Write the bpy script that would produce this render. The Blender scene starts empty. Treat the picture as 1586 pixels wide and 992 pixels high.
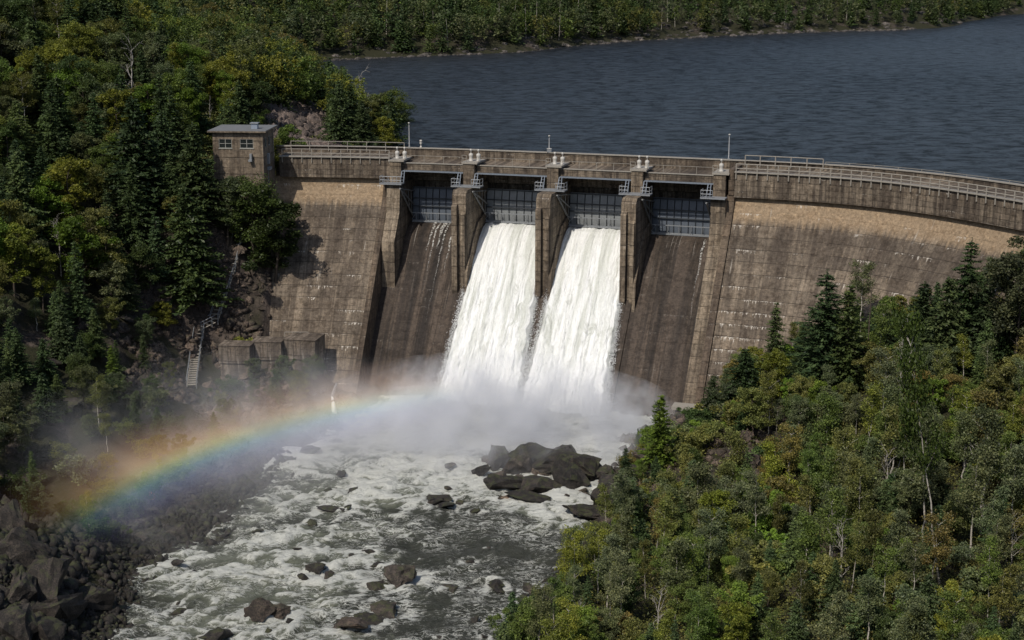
import bpy, math, random
import numpy as np
from mathutils import Vector
R = math.radians
random.seed(7); rng = np.random.default_rng(11)
sc = bpy.context.scene
COL = sc.collection
CAMZ, F, PITCH = 61.0, 2300.0, R(13.59)
LAKE = 27.3

# ------------------------------------------------------------------ camera
cam = bpy.data.cameras.new('camera'); co = bpy.data.objects.new('camera', cam); COL.objects.link(co)
cam.sensor_width = 36.0; cam.lens = F/1586*36; cam.clip_end = 8000; cam.clip_start = 1
co.location = (0, 0, CAMZ); co.rotation_euler = (R(90)-PITCH, 0, 0); sc.camera = co
sc.render.engine = 'CYCLES'
sc.view_settings.view_transform = 'Standard'; sc.view_settings.look = 'None'; sc.view_settings.exposure = 0
cy = sc.cycles
cy.use_denoising = True
try: cy.denoiser = 'OPENIMAGEDENOISE'; cy.denoising_input_passes = 'RGB_ALBEDO_NORMAL'; cy.denoising_prefilter = 'ACCURATE'
except Exception: pass
cy.max_bounces = 8; cy.diffuse_bounces = 3; cy.glossy_bounces = 2; cy.transmission_bounces = 4
cy.transparent_max_bounces = 12; cy.volume_bounces = 1; cy.volume_step_rate = 3.0; cy.volume_max_steps = 48
cy.caustics_reflective = False; cy.caustics_refractive = False

def pix(px, py, z=None, Y=None):
    u = (px-793)/F; v = (496-py)/F
    d = np.array([u, math.cos(PITCH)+v*math.sin(PITCH), -math.sin(PITCH)+v*math.cos(PITCH)])
    t = (z-CAMZ)/d[2] if z is not None else Y/d[1]
    return d*t+np.array([0, 0, CAMZ])
def proj(P):
    P = np.asarray(P, float); x, y, z = P[..., 0], P[..., 1], P[..., 2]-CAMZ
    f = y*math.cos(PITCH)-z*math.sin(PITCH); up = y*math.sin(PITCH)+z*math.cos(PITCH)
    return 793+F*x/f, 496-F*up/f

# ------------------------------------------------------------------ world + sun
w = bpy.data.worlds.new('World'); sc.world = w; w.use_nodes = True
nt = w.node_tree; bg = nt.nodes['Background']
sky = nt.nodes.new('ShaderNodeTexSky'); sky.sky_type = 'NISHITA'; sky.sun_disc = False
AZ, EL = 30.0, 49.0          # light travels towards +Y and +X
sx, sy = -math.sin(R(AZ)), -math.cos(R(AZ))
sky.sun_elevation = R(EL); sky.sun_rotation = math.atan2(sx, sy); sky.air_density = 1.0; sky.dust_density = 1.5
nt.links.new(sky.outputs[0], bg.inputs[0]); bg.inputs[1].default_value = 0.09
sl = bpy.data.lights.new('sun', 'SUN'); sl.energy = 3.15; sl.angle = R(0.53); sl.color = (1.0, 0.93, 0.83)
so = bpy.data.objects.new('sun', sl); COL.objects.link(so)
tosun = Vector((sx*math.cos(R(EL)), sy*math.cos(R(EL)), math.sin(R(EL))))
so.rotation_euler = tosun.to_track_quat('Z', 'Y').to_euler()

# ------------------------------------------------------------------ noise (numpy)
_perm = np.random.default_rng(3).permutation(256); _perm = np.concatenate([_perm, _perm, _perm])
_g = np.random.default_rng(4).normal(size=(256, 2)); _g /= np.linalg.norm(_g, axis=1)[:, None]
def perlin(x, y):
    x = np.asarray(x, float); y = np.asarray(y, float)
    xi = np.floor(x).astype(int); yi = np.floor(y).astype(int); xf = x-xi; yf = y-yi; xi &= 255; yi &= 255
    u = xf*xf*xf*(xf*(xf*6-15)+10); v = yf*yf*yf*(yf*(yf*6-15)+10)
    def g(a, b, dx, dy):
        h = _g[_perm[_perm[a]+b]]; return h[..., 0]*dx+h[..., 1]*dy
    n00 = g(xi, yi, xf, yf); n10 = g(xi+1, yi, xf-1, yf); n01 = g(xi, yi+1, xf, yf-1); n11 = g(xi+1, yi+1, xf-1, yf-1)
    return ((n00*(1-u)+n10*u)*(1-v)+(n01*(1-u)+n11*u)*v)*1.5
def fbm(x, y, o=4, lac=2.03, gain=.5):
    s = 0; a = 1; t = 0
    for i in range(o):
        s = s+a*perlin(x+17.3*i, y+9.1*i); t += a; a *= gain; x = x*lac; y = y*lac
    return s/t
def sstep(a, b, x):
    t = np.clip((x-a)/(b-a), 0, 1); return t*t*(3-2*t)

# ------------------------------------------------------------------ mesh helpers
def tag(o, label=None, cat=None, group=None, kind=None):
    if label: o['label'] = label
    if cat: o['category'] = cat
    if group: o['group'] = group
    if kind: o['kind'] = kind
    return o
def empty(name, loc=(0, 0, 0), rz=0.0):
    o = bpy.data.objects.new(name, None); COL.objects.link(o); o.location = loc; o.rotation_euler = (0, 0, rz); o.empty_display_size = .3
    return o
class MB:
    def __init__(s): s.v = []; s.f = []; s.uv = []; s.m = []; s.mi = 0
    def face(s, pts, uvs=None):
        n = len(s.v); s.v += [tuple(p) for p in pts]; s.f.append(list(range(n, n+len(pts)))); s.m.append(s.mi)
        s.uv += list(uvs) if uvs is not None else [(p[0], p[2]) for p in pts]
    def grid(s, P, UV=None):          # P[i][j] points, shared vertices
        a, b = len(P), len(P[0]); n = len(s.v)
        for i in range(a):
            for j in range(b): s.v.append(tuple(P[i][j]))
        for i in range(a-1):
            for j in range(b-1):
                s.f.append([n+i*b+j, n+(i+1)*b+j, n+(i+1)*b+j+1, n+i*b+j+1]); s.m.append(s.mi)
                for (p, q) in ((i, j), (i+1, j), (i+1, j+1), (i, j+1)):
                    s.uv.append(tuple(UV[p][q]) if UV is not None else (P[p][q][0], P[p][q][2]))
    def box(s, x0, x1, y0, y1, z0, z1, fn=lambda x, y, z: (x, y, z)):
        c = lambda a, b, d: fn((x0, x1)[a], (y0, y1)[b], (z0, z1)[d])
        s.face([c(0, 0, 0), c(1, 0, 0), c(1, 0, 1), c(0, 0, 1)], [(x0, z0), (x1, z0), (x1, z1), (x0, z1)])
        s.face([c(1, 1, 0), c(0, 1, 0), c(0, 1, 1), c(1, 1, 1)], [(x1, z0), (x0, z0), (x0, z1), (x1, z1)])
        s.face([c(1, 0, 0), c(1, 1, 0), c(1, 1, 1), c(1, 0, 1)], [(y0, z0), (y1, z0), (y1, z1), (y0, z1)])
        s.face([c(0, 1, 0), c(0, 0, 0), c(0, 0, 1), c(0, 1, 1)], [(y1, z0), (y0, z0), (y0, z1), (y1, z1)])
        s.face([c(0, 0, 1), c(1, 0, 1), c(1, 1, 1), c(0, 1, 1)], [(x0, y0), (x1, y0), (x1, y1), (x0, y1)])
        s.face([c(0, 1, 0), c(1, 1, 0), c(1, 0, 0), c(0, 0, 0)], [(x0, y1), (x1, y1), (x1, y0), (x0, y0)])
    def tube(s, pts, rad, n=6, cap=True):
        pts = [Vector(p) for p in pts]; rr = rad if hasattr(rad, '__len__') else [rad]*len(pts); rings = []
        for i, p in enumerate(pts):
            t = (pts[min(i+1, len(pts)-1)]-pts[max(i-1, 0)]).normalized()
            a = t.orthogonal().normalized() if abs(t.z) < .999 else Vector((1, 0, 0)); 
            if abs(t.z) < .9: a = t.cross(Vector((0, 0, 1))).normalized()
            else: a = t.cross(Vector((0, 1, 0))).normalized()
            b = t.cross(a)
            rings.append([p+(a*math.cos(2*math.pi*k/n)+b*math.sin(2*math.pi*k/n))*rr[i] for k in range(n)]+[])
        m = len(s.v)
        for rg in rings: s.v += [tuple(q) for q in rg]
        for i in range(len(pts)-1):
            for k in range(n):
                s.f.append([m+i*n+k, m+i*n+(k+1) % n, m+(i+1)*n+(k+1) % n, m+(i+1)*n+k]); s.m.append(s.mi)
                s.uv += [(k/n, i), ((k+1)/n, i), ((k+1)/n, i+1), (k/n, i+1)]
        if cap:
            s.f.append([m+k for k in range(n)][::-1]); s.uv += [(0, 0)]*n; s.m.append(s.mi)
            s.f.append([m+(len(pts)-1)*n+k for k in range(n)]); s.uv += [(0, 0)]*n; s.m.append(s.mi)
    def mesh(s, name, mats):
        me = bpy.data.meshes.new(name); me.from_pydata(s.v, [], s.f)
        ul = me.uv_layers.new(name='UVMap'); ul.data.foreach_set('uv', np.array(s.uv, dtype=np.float32).ravel())
        for m in (mats if isinstance(mats, (list, tuple)) else [mats]): me.materials.append(m)
        me.polygons.foreach_set('material_index', np.array(s.m, dtype=np.int32)); me.update()
        return me
    def build(s, name, mats, parent=None, smooth=False):
        me = s.mesh(name, mats)
        if smooth: me.polygons.foreach_set('use_smooth', [True]*len(me.polygons))
        o = bpy.data.objects.new(name, me); COL.objects.link(o); o.parent = parent
        return o
def quads_mesh(name, V, mats, mi=None, extra=None):       # V (n,4,3) quads, extra = (verts, faces) tube part
    n = len(V); verts = V.reshape(-1, 3)
    me = bpy.data.meshes.new(name)
    ev = np.zeros((0, 3)); ef = []
    if extra is not None: ev = np.array(extra.v); ef = extra.f
    allv = np.vstack([verts, ev]).astype(np.float32)
    loops = np.arange(4*n, dtype=np.int32); ln = [4]*n; el = []
    for f in ef: el += [4*n+q for q in f]; ln.append(len(f))
    loops = np.concatenate([loops, np.array(el, dtype=np.int32)]) if el else loops
    ln = np.array(ln, dtype=np.int32); st = np.concatenate([[0], np.cumsum(ln)[:-1]]).astype(np.int32)
    me.vertices.add(len(allv)); me.vertices.foreach_set('co', allv.ravel())
    me.loops.add(len(loops)); me.loops.foreach_set('vertex_index', loops)
    me.polygons.add(len(ln)); me.polygons.foreach_set('loop_start', st); me.polygons.foreach_set('loop_total', ln)
    for m in (mats if isinstance(mats, (list, tuple)) else [mats]): me.materials.append(m)
    if ef: me.polygons.foreach_set('material_index', np.array([0]*n+[1]*len(ef), dtype=np.int32))
    me.update(calc_edges=True); me.validate()
    return me

# ------------------------------------------------------------------ material helpers
class NT:
    def __init__(s, name):
        s.mat = bpy.data.materials.new(name); s.mat.use_nodes = True; s.t = s.mat.node_tree
        s.b = s.t.nodes['Principled BSDF']; s.out = s.t.nodes['Material Output']
    def n(s, typ, ins=None, **kw):
        nd = s.t.nodes.new('ShaderNode'+typ)
        for k, v in kw.items(): setattr(nd, k, v)
        for k, v in (ins or {}).items(): s.set(nd.inputs[k], v)
        return nd
    def set(s, sock, v):
        if isinstance(v, bpy.types.NodeSocket): s.t.links.new(v, sock)
        elif isinstance(v, bpy.types.Node): s.t.links.new(v.outputs[0], sock)
        else:
            if isinstance(v, (tuple, list)) and len(v) == 3 and sock.type == 'RGBA': v = (*v, 1)
            sock.default_value = v
    def m(s, op, a, b=None, c=None, clamp=False):
        nd = s.t.nodes.new('ShaderNodeMath'); nd.operation = op; nd.use_clamp = clamp
        s.set(nd.inputs[0], a)
        if b is not None: s.set(nd.inputs[1], b)
        if c is not None: s.set(nd.inputs[2], c)
        return nd.outputs[0]
    def mix(s, f, a, b, mode='MIX'):
        nd = s.t.nodes.new('ShaderNodeMix'); nd.data_type = 'RGBA'; nd.blend_type = mode; nd.clamp_factor = True
        s.set(nd.inputs[0], f); s.set(nd.inputs[6], a); s.set(nd.inputs[7], b); return nd.outputs[2]
    def ss(s, x, a, b, lo=0.0, hi=1.0):
        nd = s.t.nodes.new('ShaderNodeMapRange'); nd.interpolation_type = 'SMOOTHSTEP'
        for i, v in enumerate((x, a, b, lo, hi)): s.set(nd.inputs[i], v)
        return nd.outputs[0]
    def noise(s, vec, scale, detail=4, rough=.55, dist=0.0):
        nd = s.n('TexNoise', {'Scale': scale, 'Detail': detail, 'Roughness': rough, 'Distortion': dist}); s.set(nd.inputs['Vector'], vec); return nd.outputs[0]
    def vec(s, x, y, z=0.0):
        nd = s.n('CombineXYZ'); s.set(nd.inputs[0], x); s.set(nd.inputs[1], y); s.set(nd.inputs[2], z); return nd.outputs[0]
    def bump(s, h, strength=.5, dist=.1):
        nd = s.n('Bump', {'Strength': strength, 'Distance': dist}); s.set(nd.inputs['Height'], h); s.set(s.b.inputs['Normal'], nd.outputs[0])

def concrete(name, c1, c2, dark=.5, streak=.6, white=.3, band=False, lift=1.5, wet=0.0, slab=True, seed=0.0, chute=False):
    T = NT(name); uv = T.n('UVMap'); uv.uv_map = 'UVMap'; sp = T.n('SeparateXYZ', {0: uv.outputs[0]}); u, v = sp.outputs[0], sp.outputs[1]
    geo = T.n('TexCoord').outputs['Object']
    u = T.m('ADD', u, seed)
    big = T.noise(T.vec(u, v), .11, 6, .6); med = T.noise(geo, .9, 8, .7); fine = T.noise(geo, 2.6, 6, .75)
    col = T.mix(T.ss(big, .3, .7), c1, c2)
    # lifts (horizontal pours) with their own tone, ragged line between
    vw = T.m('ADD', v, T.m('MULTIPLY', T.m('SUBTRACT', T.noise(T.vec(u, v), .8, 2), .5), .16))
    lf = T.m('DIVIDE', vw, lift); fr = T.m('FRACT', lf); fl = T.m('FLOOR', lf)
    blk = T.n('TexWhiteNoise', {0: T.vec(T.m('FLOOR', T.m('DIVIDE', u, 7.3)), fl, 1.0)}, noise_dimensions='3D').outputs[0]
    blk2 = T.n('TexWhiteNoise', {0: T.vec(3.0, fl, 5.0)}, noise_dimensions='3D').outputs[0]
    if slab: col = T.mix(1.0, col, T.mix(blk, (.8, .8, .8), (1.12, 1.1, 1.07)), 'MULTIPLY')
    line = T.m('MULTIPLY', T.ss(fr, .0, .10, 1, 0), T.ss(T.noise(T.vec(T.m('MULTIPLY', u, .3), v), 1.0, 5, .75), .32, .52))
    ltone = T.ss(T.noise(T.vec(T.m('MULTIPLY', u, .12), T.m('MULTIPLY', fl, 3.3), 7.0), 1.0, 4, .6), .40, .60)
    col = T.mix(T.m('MULTIPLY', ltone, .35), col, T.mix(1.0, col, (.62, .6, .58), 'MULTIPLY'))
    lw = T.m('MULTIPLY', T.ss(fr, .93, .99), T.ss(T.noise(T.vec(T.m('MULTIPLY', u, .5), T.m('MULTIPLY', fl, 5.1), 3.0), 1.0, 5, .8), .54, .66))
    col = T.mix(T.m('MULTIPLY', lw, white), col, (.42, .38, .33))
    col = T.mix(T.m('MULTIPLY', line, .8), col, (.035, .028, .022))
    fr2 = T.m('FRACT', T.m('DIVIDE', T.m('ADD', vw, .2), lift*.5)); l2 = T.m('MULTIPLY', T.ss(fr2, .0, .16, 1, 0), T.ss(T.noise(T.vec(T.m('MULTIPLY', u, .35), T.m('MULTIPLY', v, 1.4), 6.0), 1.0, 5, .75), .44, .6))
    col = T.mix(T.m('MULTIPLY', l2, .62), col, (.03, .024, .02))
    # vertical form joints
    fu = T.m('FRACT', T.m('DIVIDE', u, 7.3)); jl = T.ss(T.m('ABSOLUTE', T.m('SUBTRACT', fu, .5)), .49, .5)
    col = T.mix(T.m('MULTIPLY', jl, .5), col, (.03, .025, .02))
    # dark streaks running down
    st = T.noise(T.vec(T.m('MULTIPLY', u, 1.3), T.m('MULTIPLY', v, .07)), 1.0, 6, .65)
    st2 = T.noise(T.vec(T.m('MULTIPLY', u, .35), T.m('MULTIPLY', v, .05), 4.0), 1.0, 5, .6)
    col = T.mix(T.m('MULTIPLY', T.ss(st, .44, .60), streak), col, (.045, .036, .03))
    st3 = T.noise(T.vec(T.m('MULTIPLY', u, 3.4), T.m('MULTIPLY', v, .14), 8.0), 1.0, 5, .7)
    col = T.mix(T.m('MULTIPLY', T.ss(st3, .47, .62), streak*.7), col, T.mix(1.0, col, (.5, .48, .46), 'MULTIPLY'))
    col = T.mix(T.m('MULTIPLY', T.ss(st3, .45, .34), .35), col, T.mix(1.0, col, (1.5, 1.45, 1.4), 'MULTIPLY'))
    if chute:
        k1 = T.noise(T.vec(T.m('MULTIPLY', u, .9), T.m('MULTIPLY', v, .03), 2.0), 1.0, 4, .6)
        col = T.mix(T.m('MULTIPLY', T.ss(k1, .50, .42), .55), col, (.115, .088, .068)); col = T.mix(T.m('MULTIPLY', T.ss(k1, .53, .62), .8), col, (.022, .018, .016))
        tk = T.ss(T.noise(T.vec(T.m('MULTIPLY', u, 2.4), T.m('MULTIPLY', v, .10), 12.0), 1.0, 4, .7), .60, .68)
        col = T.mix(T.m('MULTIPLY', tk, T.m('ADD', .12, T.m('MULTIPLY', T.ss(v, 18.5, 22.4), .55))), col, (.42, .39, .35))
    col = T.mix(T.m('MULTIPLY', T.ss(st2, .45, .58), dark), col, (.06, .047, .038))
    if band:    # clean buff band below the overhang with a ragged lower edge
        edge = T.m('ADD', 25.9, T.m('MULTIPLY', T.m('SUBTRACT', T.noise(T.vec(T.m('MULTIPLY', u, 1.6), 0.0, 2.0), 1.0, 5, .7), .5), 3.6))
        bm = T.m('MULTIPLY', T.ss(T.m('SUBTRACT', v, edge), -.7, .9), T.ss(v, 29.62, 29.58))
        col = T.mix(T.m('MULTIPLY', bm, .9), col, T.mix(T.ss(med, .35, .65), (.25, .185, .12), (.36, .265, .17)))
        dm = T.m('MULTIPLY', T.ss(T.m('SUBTRACT', v, edge), .3, -1.0), T.ss(v, 17.5, 24))
        col = T.mix(T.m('MULTIPLY', dm, .42), col, (.05, .04, .033))
    # white leaching from the pour lines: short drips under some lines
    reg = 0.0
    if band: reg = T.m('MULTIPLY', T.m('MULTIPLY', T.ss(u, TRU+.2, TRU+.6), T.ss(u, TRU+12, TRU+8)), T.ss(v, 19.5, 17.5))
    reg = T.m('MULTIPLY', reg, 1.0)
    seg = T.ss(T.m('ADD', T.noise(T.vec(T.m('MULTIPLY', u, .16), T.m('MULTIPLY', fl, 7.7)), 1.0, 3, .5), T.m('MULTIPLY', reg, .14)), .56, .63)
    drip = T.ss(T.noise(T.vec(T.m('MULTIPLY', u, 3.2), T.m('MULTIPLY', fl, 3.1)), 1.0, 3, .6), .35, .75)
    wl = T.m('MULTIPLY', T.m('MULTIPLY', seg, T.m('GREATER_THAN', T.m('SUBTRACT', fr, T.m('SUBTRACT', 1.0, T.m('MULTIPLY', T.m('MULTIPLY', drip, drip), .5))), 0.0)), T.ss(T.noise(geo, 2.2, 5, .75), .42, .56))
    col = T.mix(T.m('MULTIPLY', wl, white), col, (.55, .51, .45))
    ws = T.m('MULTIPLY', T.ss(T.noise(T.vec(T.m('MULTIPLY', u, 1.9), T.m('MULTIPLY', v, .16), 9.0), 1.0, 3, .5), .64, .72), T.ss(T.noise(T.vec(u, v, 3.0), .13, 2), .5, .62))
    col = T.mix(T.m('MULTIPLY', ws, white*.8), col, (.5, .46, .40))
    # spalled blotches + grain
    col = T.mix(T.m('MULTIPLY', T.ss(med, .49, .60), .6), col, T.mix(1.0, col, (.45, .42, .4), 'MULTIPLY'))
    sp2 = T.noise(geo, 2.3, 5, .7)
    col = T.mix(T.m('MULTIPLY', T.ss(sp2, .54, .66), .5), col, T.mix(1.0, col, (1.7, 1.65, 1.55), 'MULTIPLY'))
    col = T.mix(1.0, col, T.mix(T.ss(fine, .33, .67), (.74, .74, .74), (1.26, 1.26, 1.26)), 'MULTIPLY')
    T.set(T.b.inputs['Base Color'], col); T.b.inputs['Roughness'].default_value = .9-.45*wet
    T.b.inputs['Specular IOR Level'].default_value = .25
    h = T.m('ADD', T.m('MULTIPLY', med, .6), T.m('MULTIPLY', fine, .35)); h = T.m('SUBTRACT', h, T.m('MULTIPLY', line, .5)); h = T.m('ADD', h, T.m('MULTIPLY', blk2, .25))
    T.bump(h, .55, .16)
    return T.mat
M = {}; TRU = 106.356+1.6
M['face'] = concrete('weathered_concrete', (.285, .235, .18), (.205, .168, .13), .5, .48, .95, band=True)
M['parapet'] = concrete('parapet_concrete', (.26, .215, .165), (.185, .152, .117), .55, .75, .45, lift=.75, seed=40)
M['pier'] = concrete('pier_concrete', (.33, .27, .20), (.24, .195, .145), .5, .6, .3, seed=13)
M['chute'] = concrete('wet_dark_concrete', (.064, .049, .038), (.042, .033, .026), .5, .85, .12, lift=1.1, wet=.3, seed=77, chute=True)
M['wall2'] = concrete('training_wall_concrete', (.18, .14, .102), (.13, .10, .076), .5, .6, .2, seed=5)
M['dark'] = concrete('shadow_concrete', (.06, .05, .042), (.04, .034, .03), .5, .5, 0, seed=9)
M['house'] = concrete('house_concrete', (.27, .215, .16), (.21, .17, .125), .4, .45, .1, lift=2.4, slab=False, seed=3)
M['block'] = concrete('block_concrete', (.27, .23, .19), (.2, .17, .14), .6, .6, .5, lift=2.2, seed=23)

def simple(name, col, rough=.6, metal=0, var=.25, scale=4, bump=0.0):
    T = NT(name); g = T.n('TexCoord').outputs['Object']; n = T.noise(g, scale, 5, .6)
    a = tuple(c*(1-var) for c in col); b = tuple(min(1, c*(1+var)) for c in col)
    T.set(T.b.inputs['Base Color'], T.mix(n, a, b)); T.b.inputs['Roughness'].default_value = rough; T.b.inputs['Metallic'].default_value = metal
    if bump: T.bump(n, bump, .05)
    return T.mat
M['steel'] = simple('galvanised_steel', (.27, .285, .30), .5, .2)
M['bluesteel'] = simple('blue_grey_steel', (.20, .23, .27), .5, .2)
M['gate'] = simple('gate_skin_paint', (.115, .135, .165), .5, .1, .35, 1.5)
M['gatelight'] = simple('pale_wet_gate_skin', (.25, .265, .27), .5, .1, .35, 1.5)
M['rib'] = simple('gate_rib_steel', (.05, .056, .065), .6, .2)
M['arm'] = simple('gate_arm_steel', (.16, .165, .165), .6, .2)
M['rail'] = simple('rail_concrete', (.30, .275, .235), .8, 0, .3, 3)
M['white'] = simple('white_enamel', (.50, .48, .44), .55, 0, .2)
M['roof'] = simple('roof_felt', (.15, .155, .16), .9, 0, .25, 1.2)
M['rooflead'] = simple('vent_metal', (.35, .40, .48), .4, .4)
M['glass'] = simple('window_glass', (.02, .025, .025), .08, 0, .3)
M['frame'] = simple('window_frame_paint', (.32, .32, .29), .6)
M['bark'] = simple('dark_bark', (.07, .055, .042), .95, 0, .4, 6, .4)
M['pole'] = simple('pale_pole', (.5, .5, .5), .5, .1)
M['orange'] = simple('orange_fabric', (.65, .16, .05), .8)
M['wood'] = simple('grey_timber', (.33, .30, .25), .9, 0, .3, 5)
def birch_mat(name, c):
    T = NT(name); g = T.n('TexCoord').outputs['Object']; sp = T.n('SeparateXYZ', {0: g})
    n = T.noise(T.vec(T.m('MULTIPLY', sp.outputs[0], 2), T.m('MULTIPLY', sp.outputs[1], 2), T.m('MULTIPLY', sp.outputs[2], 5)), 1.2, 4, .6)
    T.set(T.b.inputs['Base Color'], T.mix(T.ss(n, .55, .62), c, (.06, .05, .04))); T.b.inputs['Roughness'].default_value = .8
    return T.mat
M['birch'] = birch_mat('pale_birch_bark', (.42, .39, .34)); M['deadwood'] = birch_mat('bleached_dead_wood', (.40, .37, .33))

def leaf_mat(name, attr=False, tr=.28):
    T = NT(name); T.t.nodes.remove(T.b)
    if attr: tint = T.n('Attribute', attribute_name='tint').outputs['Color']
    else: tint = T.n('ObjectInfo').outputs['Color']
    rp = T.n('NewGeometry').outputs['Random Per Island']; g = T.n('TexCoord').outputs['Object']
    cl = T.noise(g, .9, 3, .5)
    c = T.mix(rp, T.mix(1.0, tint, (.55, .6, .6), 'MULTIPLY'), T.mix(1.0, tint, (1.5, 1.4, 1.2), 'MULTIPLY'))
    c = T.mix(1.0, c, T.mix(T.ss(cl, .35, .65), (.7, .72, .75), (1.25, 1.25, 1.15)), 'MULTIPLY')
    d = T.n('BsdfDiffuse', {'Color': c}); t = T.n('BsdfTranslucent', {'Color': T.mix(1.0, c, (1.2, 1.25, .7), 'MULTIPLY')})
    gl = T.n('BsdfGlossy', {'Color': (.5, .5, .5), 'Roughness': .45})
    mx = T.n('MixShader', {0: tr, 1: d.outputs[0], 2: t.outputs[0]}); m2 = T.n('MixShader', {0: .025, 1: mx.outputs[0], 2: gl.outputs[0]})
    T.t.links.new(m2.outputs[0], T.out.inputs[0]); return T.mat
M['leaf'] = leaf_mat('leaves'); M['leafstuff'] = leaf_mat('mass_leaves', attr=True)
M['needle'] = leaf_mat('needles', tr=.12)

def rock_mat(name, c1, c2, moss=.3, scale=.6):
    T = NT(name); g = T.n('NewGeometry'); pos = g.outputs['Position']; sp = T.n('SeparateXYZ', {0: g.outputs['Normal']})
    a = T.noise(pos, scale, 8, .65); b = T.noise(pos, scale*6, 6, .7); vo = T.n('TexVoronoi', {'Scale': scale*1.6}, feature='DISTANCE_TO_EDGE'); T.set(vo.inputs['Vector'], pos)
    c = T.mix(T.ss(a, .35, .65), c1, c2); c = T.mix(1.0, c, T.mix(b, (.55, .55, .55), (1.4, 1.38, 1.35)), 'MULTIPLY')
    c = T.mix(T.ss(vo.outputs[0], .0, .06, .55, 0), c, (.012, .011, .01))
    rpi = T.n('NewGeometry').outputs['Random Per Island']; orr = T.n('ObjectInfo').outputs['Random']
    c = T.mix(1.0, c, T.mix(rpi, (.45, .45, .45), (1.6, 1.55, 1.5)), 'MULTIPLY'); c = T.mix(1.0, c, T.mix(orr, (.75, .75, .75), (1.25, 1.22, 1.2)), 'MULTIPLY')
    c = T.mix(1.0, c, T.mix(T.ss(b, .35, .65), (.5, .5, .5), (1.7, 1.65, 1.6)), 'MULTIPLY')
    mm = T.m('MULTIPLY', T.ss(T.noise(pos, scale*.8, 5, .7), .48, .58), T.ss(sp.outputs[2], .35, .8))
    c = T.mix(T.m('MULTIPLY', mm, moss), c, (.06, .07, .022))
    T.set(T.b.inputs['Base Color'], c); T.b.inputs['Roughness'].default_value = .8
    T.bump(T.m('ADD', T.m('MULTIPLY', a, .5), T.m('MULTIPLY', b, .5)), .8, .25); return T.mat
M['rock'] = rock_mat('wet_dark_rock', (.011, .010, .0095), (.038, .033, .029), .55, 1.3)
M['rockbrown'] = rock_mat('brown_rock', (.045, .036, .030), (.105, .083, .068), .25, 1.0)
M['talus'] = rock_mat('grey_brown_rubble', (.075, .062, .056), (.16, .13, .118), 0, 1.2)

M['shore'] = rock_mat('grey_shore_rock', (.045, .042, .040), (.13, .12, .112), .1, .4)
# ------------------------------------------------------------------ dam axis (front edge of the crest), s = arc length
_pts = np.array([(-75, 223.0), (-60, 222.6), (-34.4, 221.6), (-24, 220.7), (-12, 218.3), (4, 213.6), (19.9, 208.4), (30.2, 204.9), (38.3, 202.0),
                 (45.4, 198.6), (51.9, 193.2), (57.4, 186.3), (62.0, 178.8), (66.2, 171.0), (70, 163), (74, 154), (78, 144)])
_cs = np.concatenate([[0], np.cumsum(np.hypot(*np.diff(_pts, axis=0).T))])
_ss = np.arange(0, _cs[-1], .25); _px = np.interp(_ss, _cs, _pts[:, 0]); _py = np.interp(_ss, _cs, _pts[:, 1])
_k = np.exp(-.5*(np.arange(-48, 49)*.25/4.0)**2); _k /= _k.sum()
def _sm(a): 
    d0, d1 = a[1]-a[0], a[-1]-a[-2]
    e = np.concatenate([a[0]+d0*np.arange(-48, 0), a, a[-1]+d1*np.arange(1, 49)]); return np.convolve(e, _k, 'valid')
_px, _py = _sm(_px), _sm(_py)
_tx, _ty = np.gradient(_px), np.gradient(_py); _n = np.hypot(_tx, _ty); _tx /= _n; _ty /= _n
def D(s, r, z):
    x = np.interp(s, _ss, _px); y = np.interp(s, _ss, _py); tx = np.interp(s, _ss, _tx); ty = np.interp(s, _ss, _ty)
    return (x+ty*r, y-tx*r, z)
def s_at(px, z, r):
    q = np.array([proj(D(s, r, z))[0] for s in _ss]); return float(np.interp(px, q, _ss))
def nearest(X, Y):          # arrays -> s, r
    X = np.asarray(X, float); sh = X.shape; X = X.ravel(); Y = np.asarray(Y, float).ravel(); S = np.zeros_like(X); Rr = np.zeros_like(X)
    for a in range(0, len(X), 20000):
        x = X[a:a+20000, None]; y = Y[a:a+20000, None]; i = np.argmin((x-_px[::2])**2+(y-_py[::2])**2, axis=1)*2
        S[a:a+20000] = _ss[i]; Rr[a:a+20000] = (x[:, 0]-_px[i])*_ty[i]+(y[:, 0]-_py[i])*(-_tx[i])
    return S.reshape(sh), Rr.reshape(sh)
DECK = 32.6
S_LEFT = s_at(434, 30, 0); S_PIER = [s_at(p, 31, 1) for p in (612, 725.5, 855.5, 986.5, 1114)]; S_RIGHT = _cs[-1]-3
print('PIERS', S_LEFT, S_PIER, [proj(D(s, 1, 31)) for s in S_PIER])
PROF = [(0.0, 29.6), (-.45, 29.0), (-.3, 28.0), (1.0, 26.2), (21.0, 0.0), (23.5, -3.5)]     # non-overflow face
PROF = [(-.6, 29.6), (-.45, 28.9), (.2, 27.6), (1.2, 26.0), (7, 18.2), (13.4, 9.5), (20.2, .5), (23.0, -3.5)]
CH = [(-6.2, 20), (-5.6, 21.6), (-5, 22.3), (-4.2, 22.6), (-3.2, 22.6), (-2.2, 22.3), (-1.1, 21.65), (0, 20.8), (2, 18.6), (4, 16.2), (6, 13.8), (10, 8.9), (14, 3.9), (17, .2), (19, -2.5)]
WP = PROF
def interp_r(prof, z): 
    a = sorted([(q[1], q[0]) for q in prof]); return float(np.interp(z, [q[0] for q in a], [q[1] for q in a]))

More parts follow.
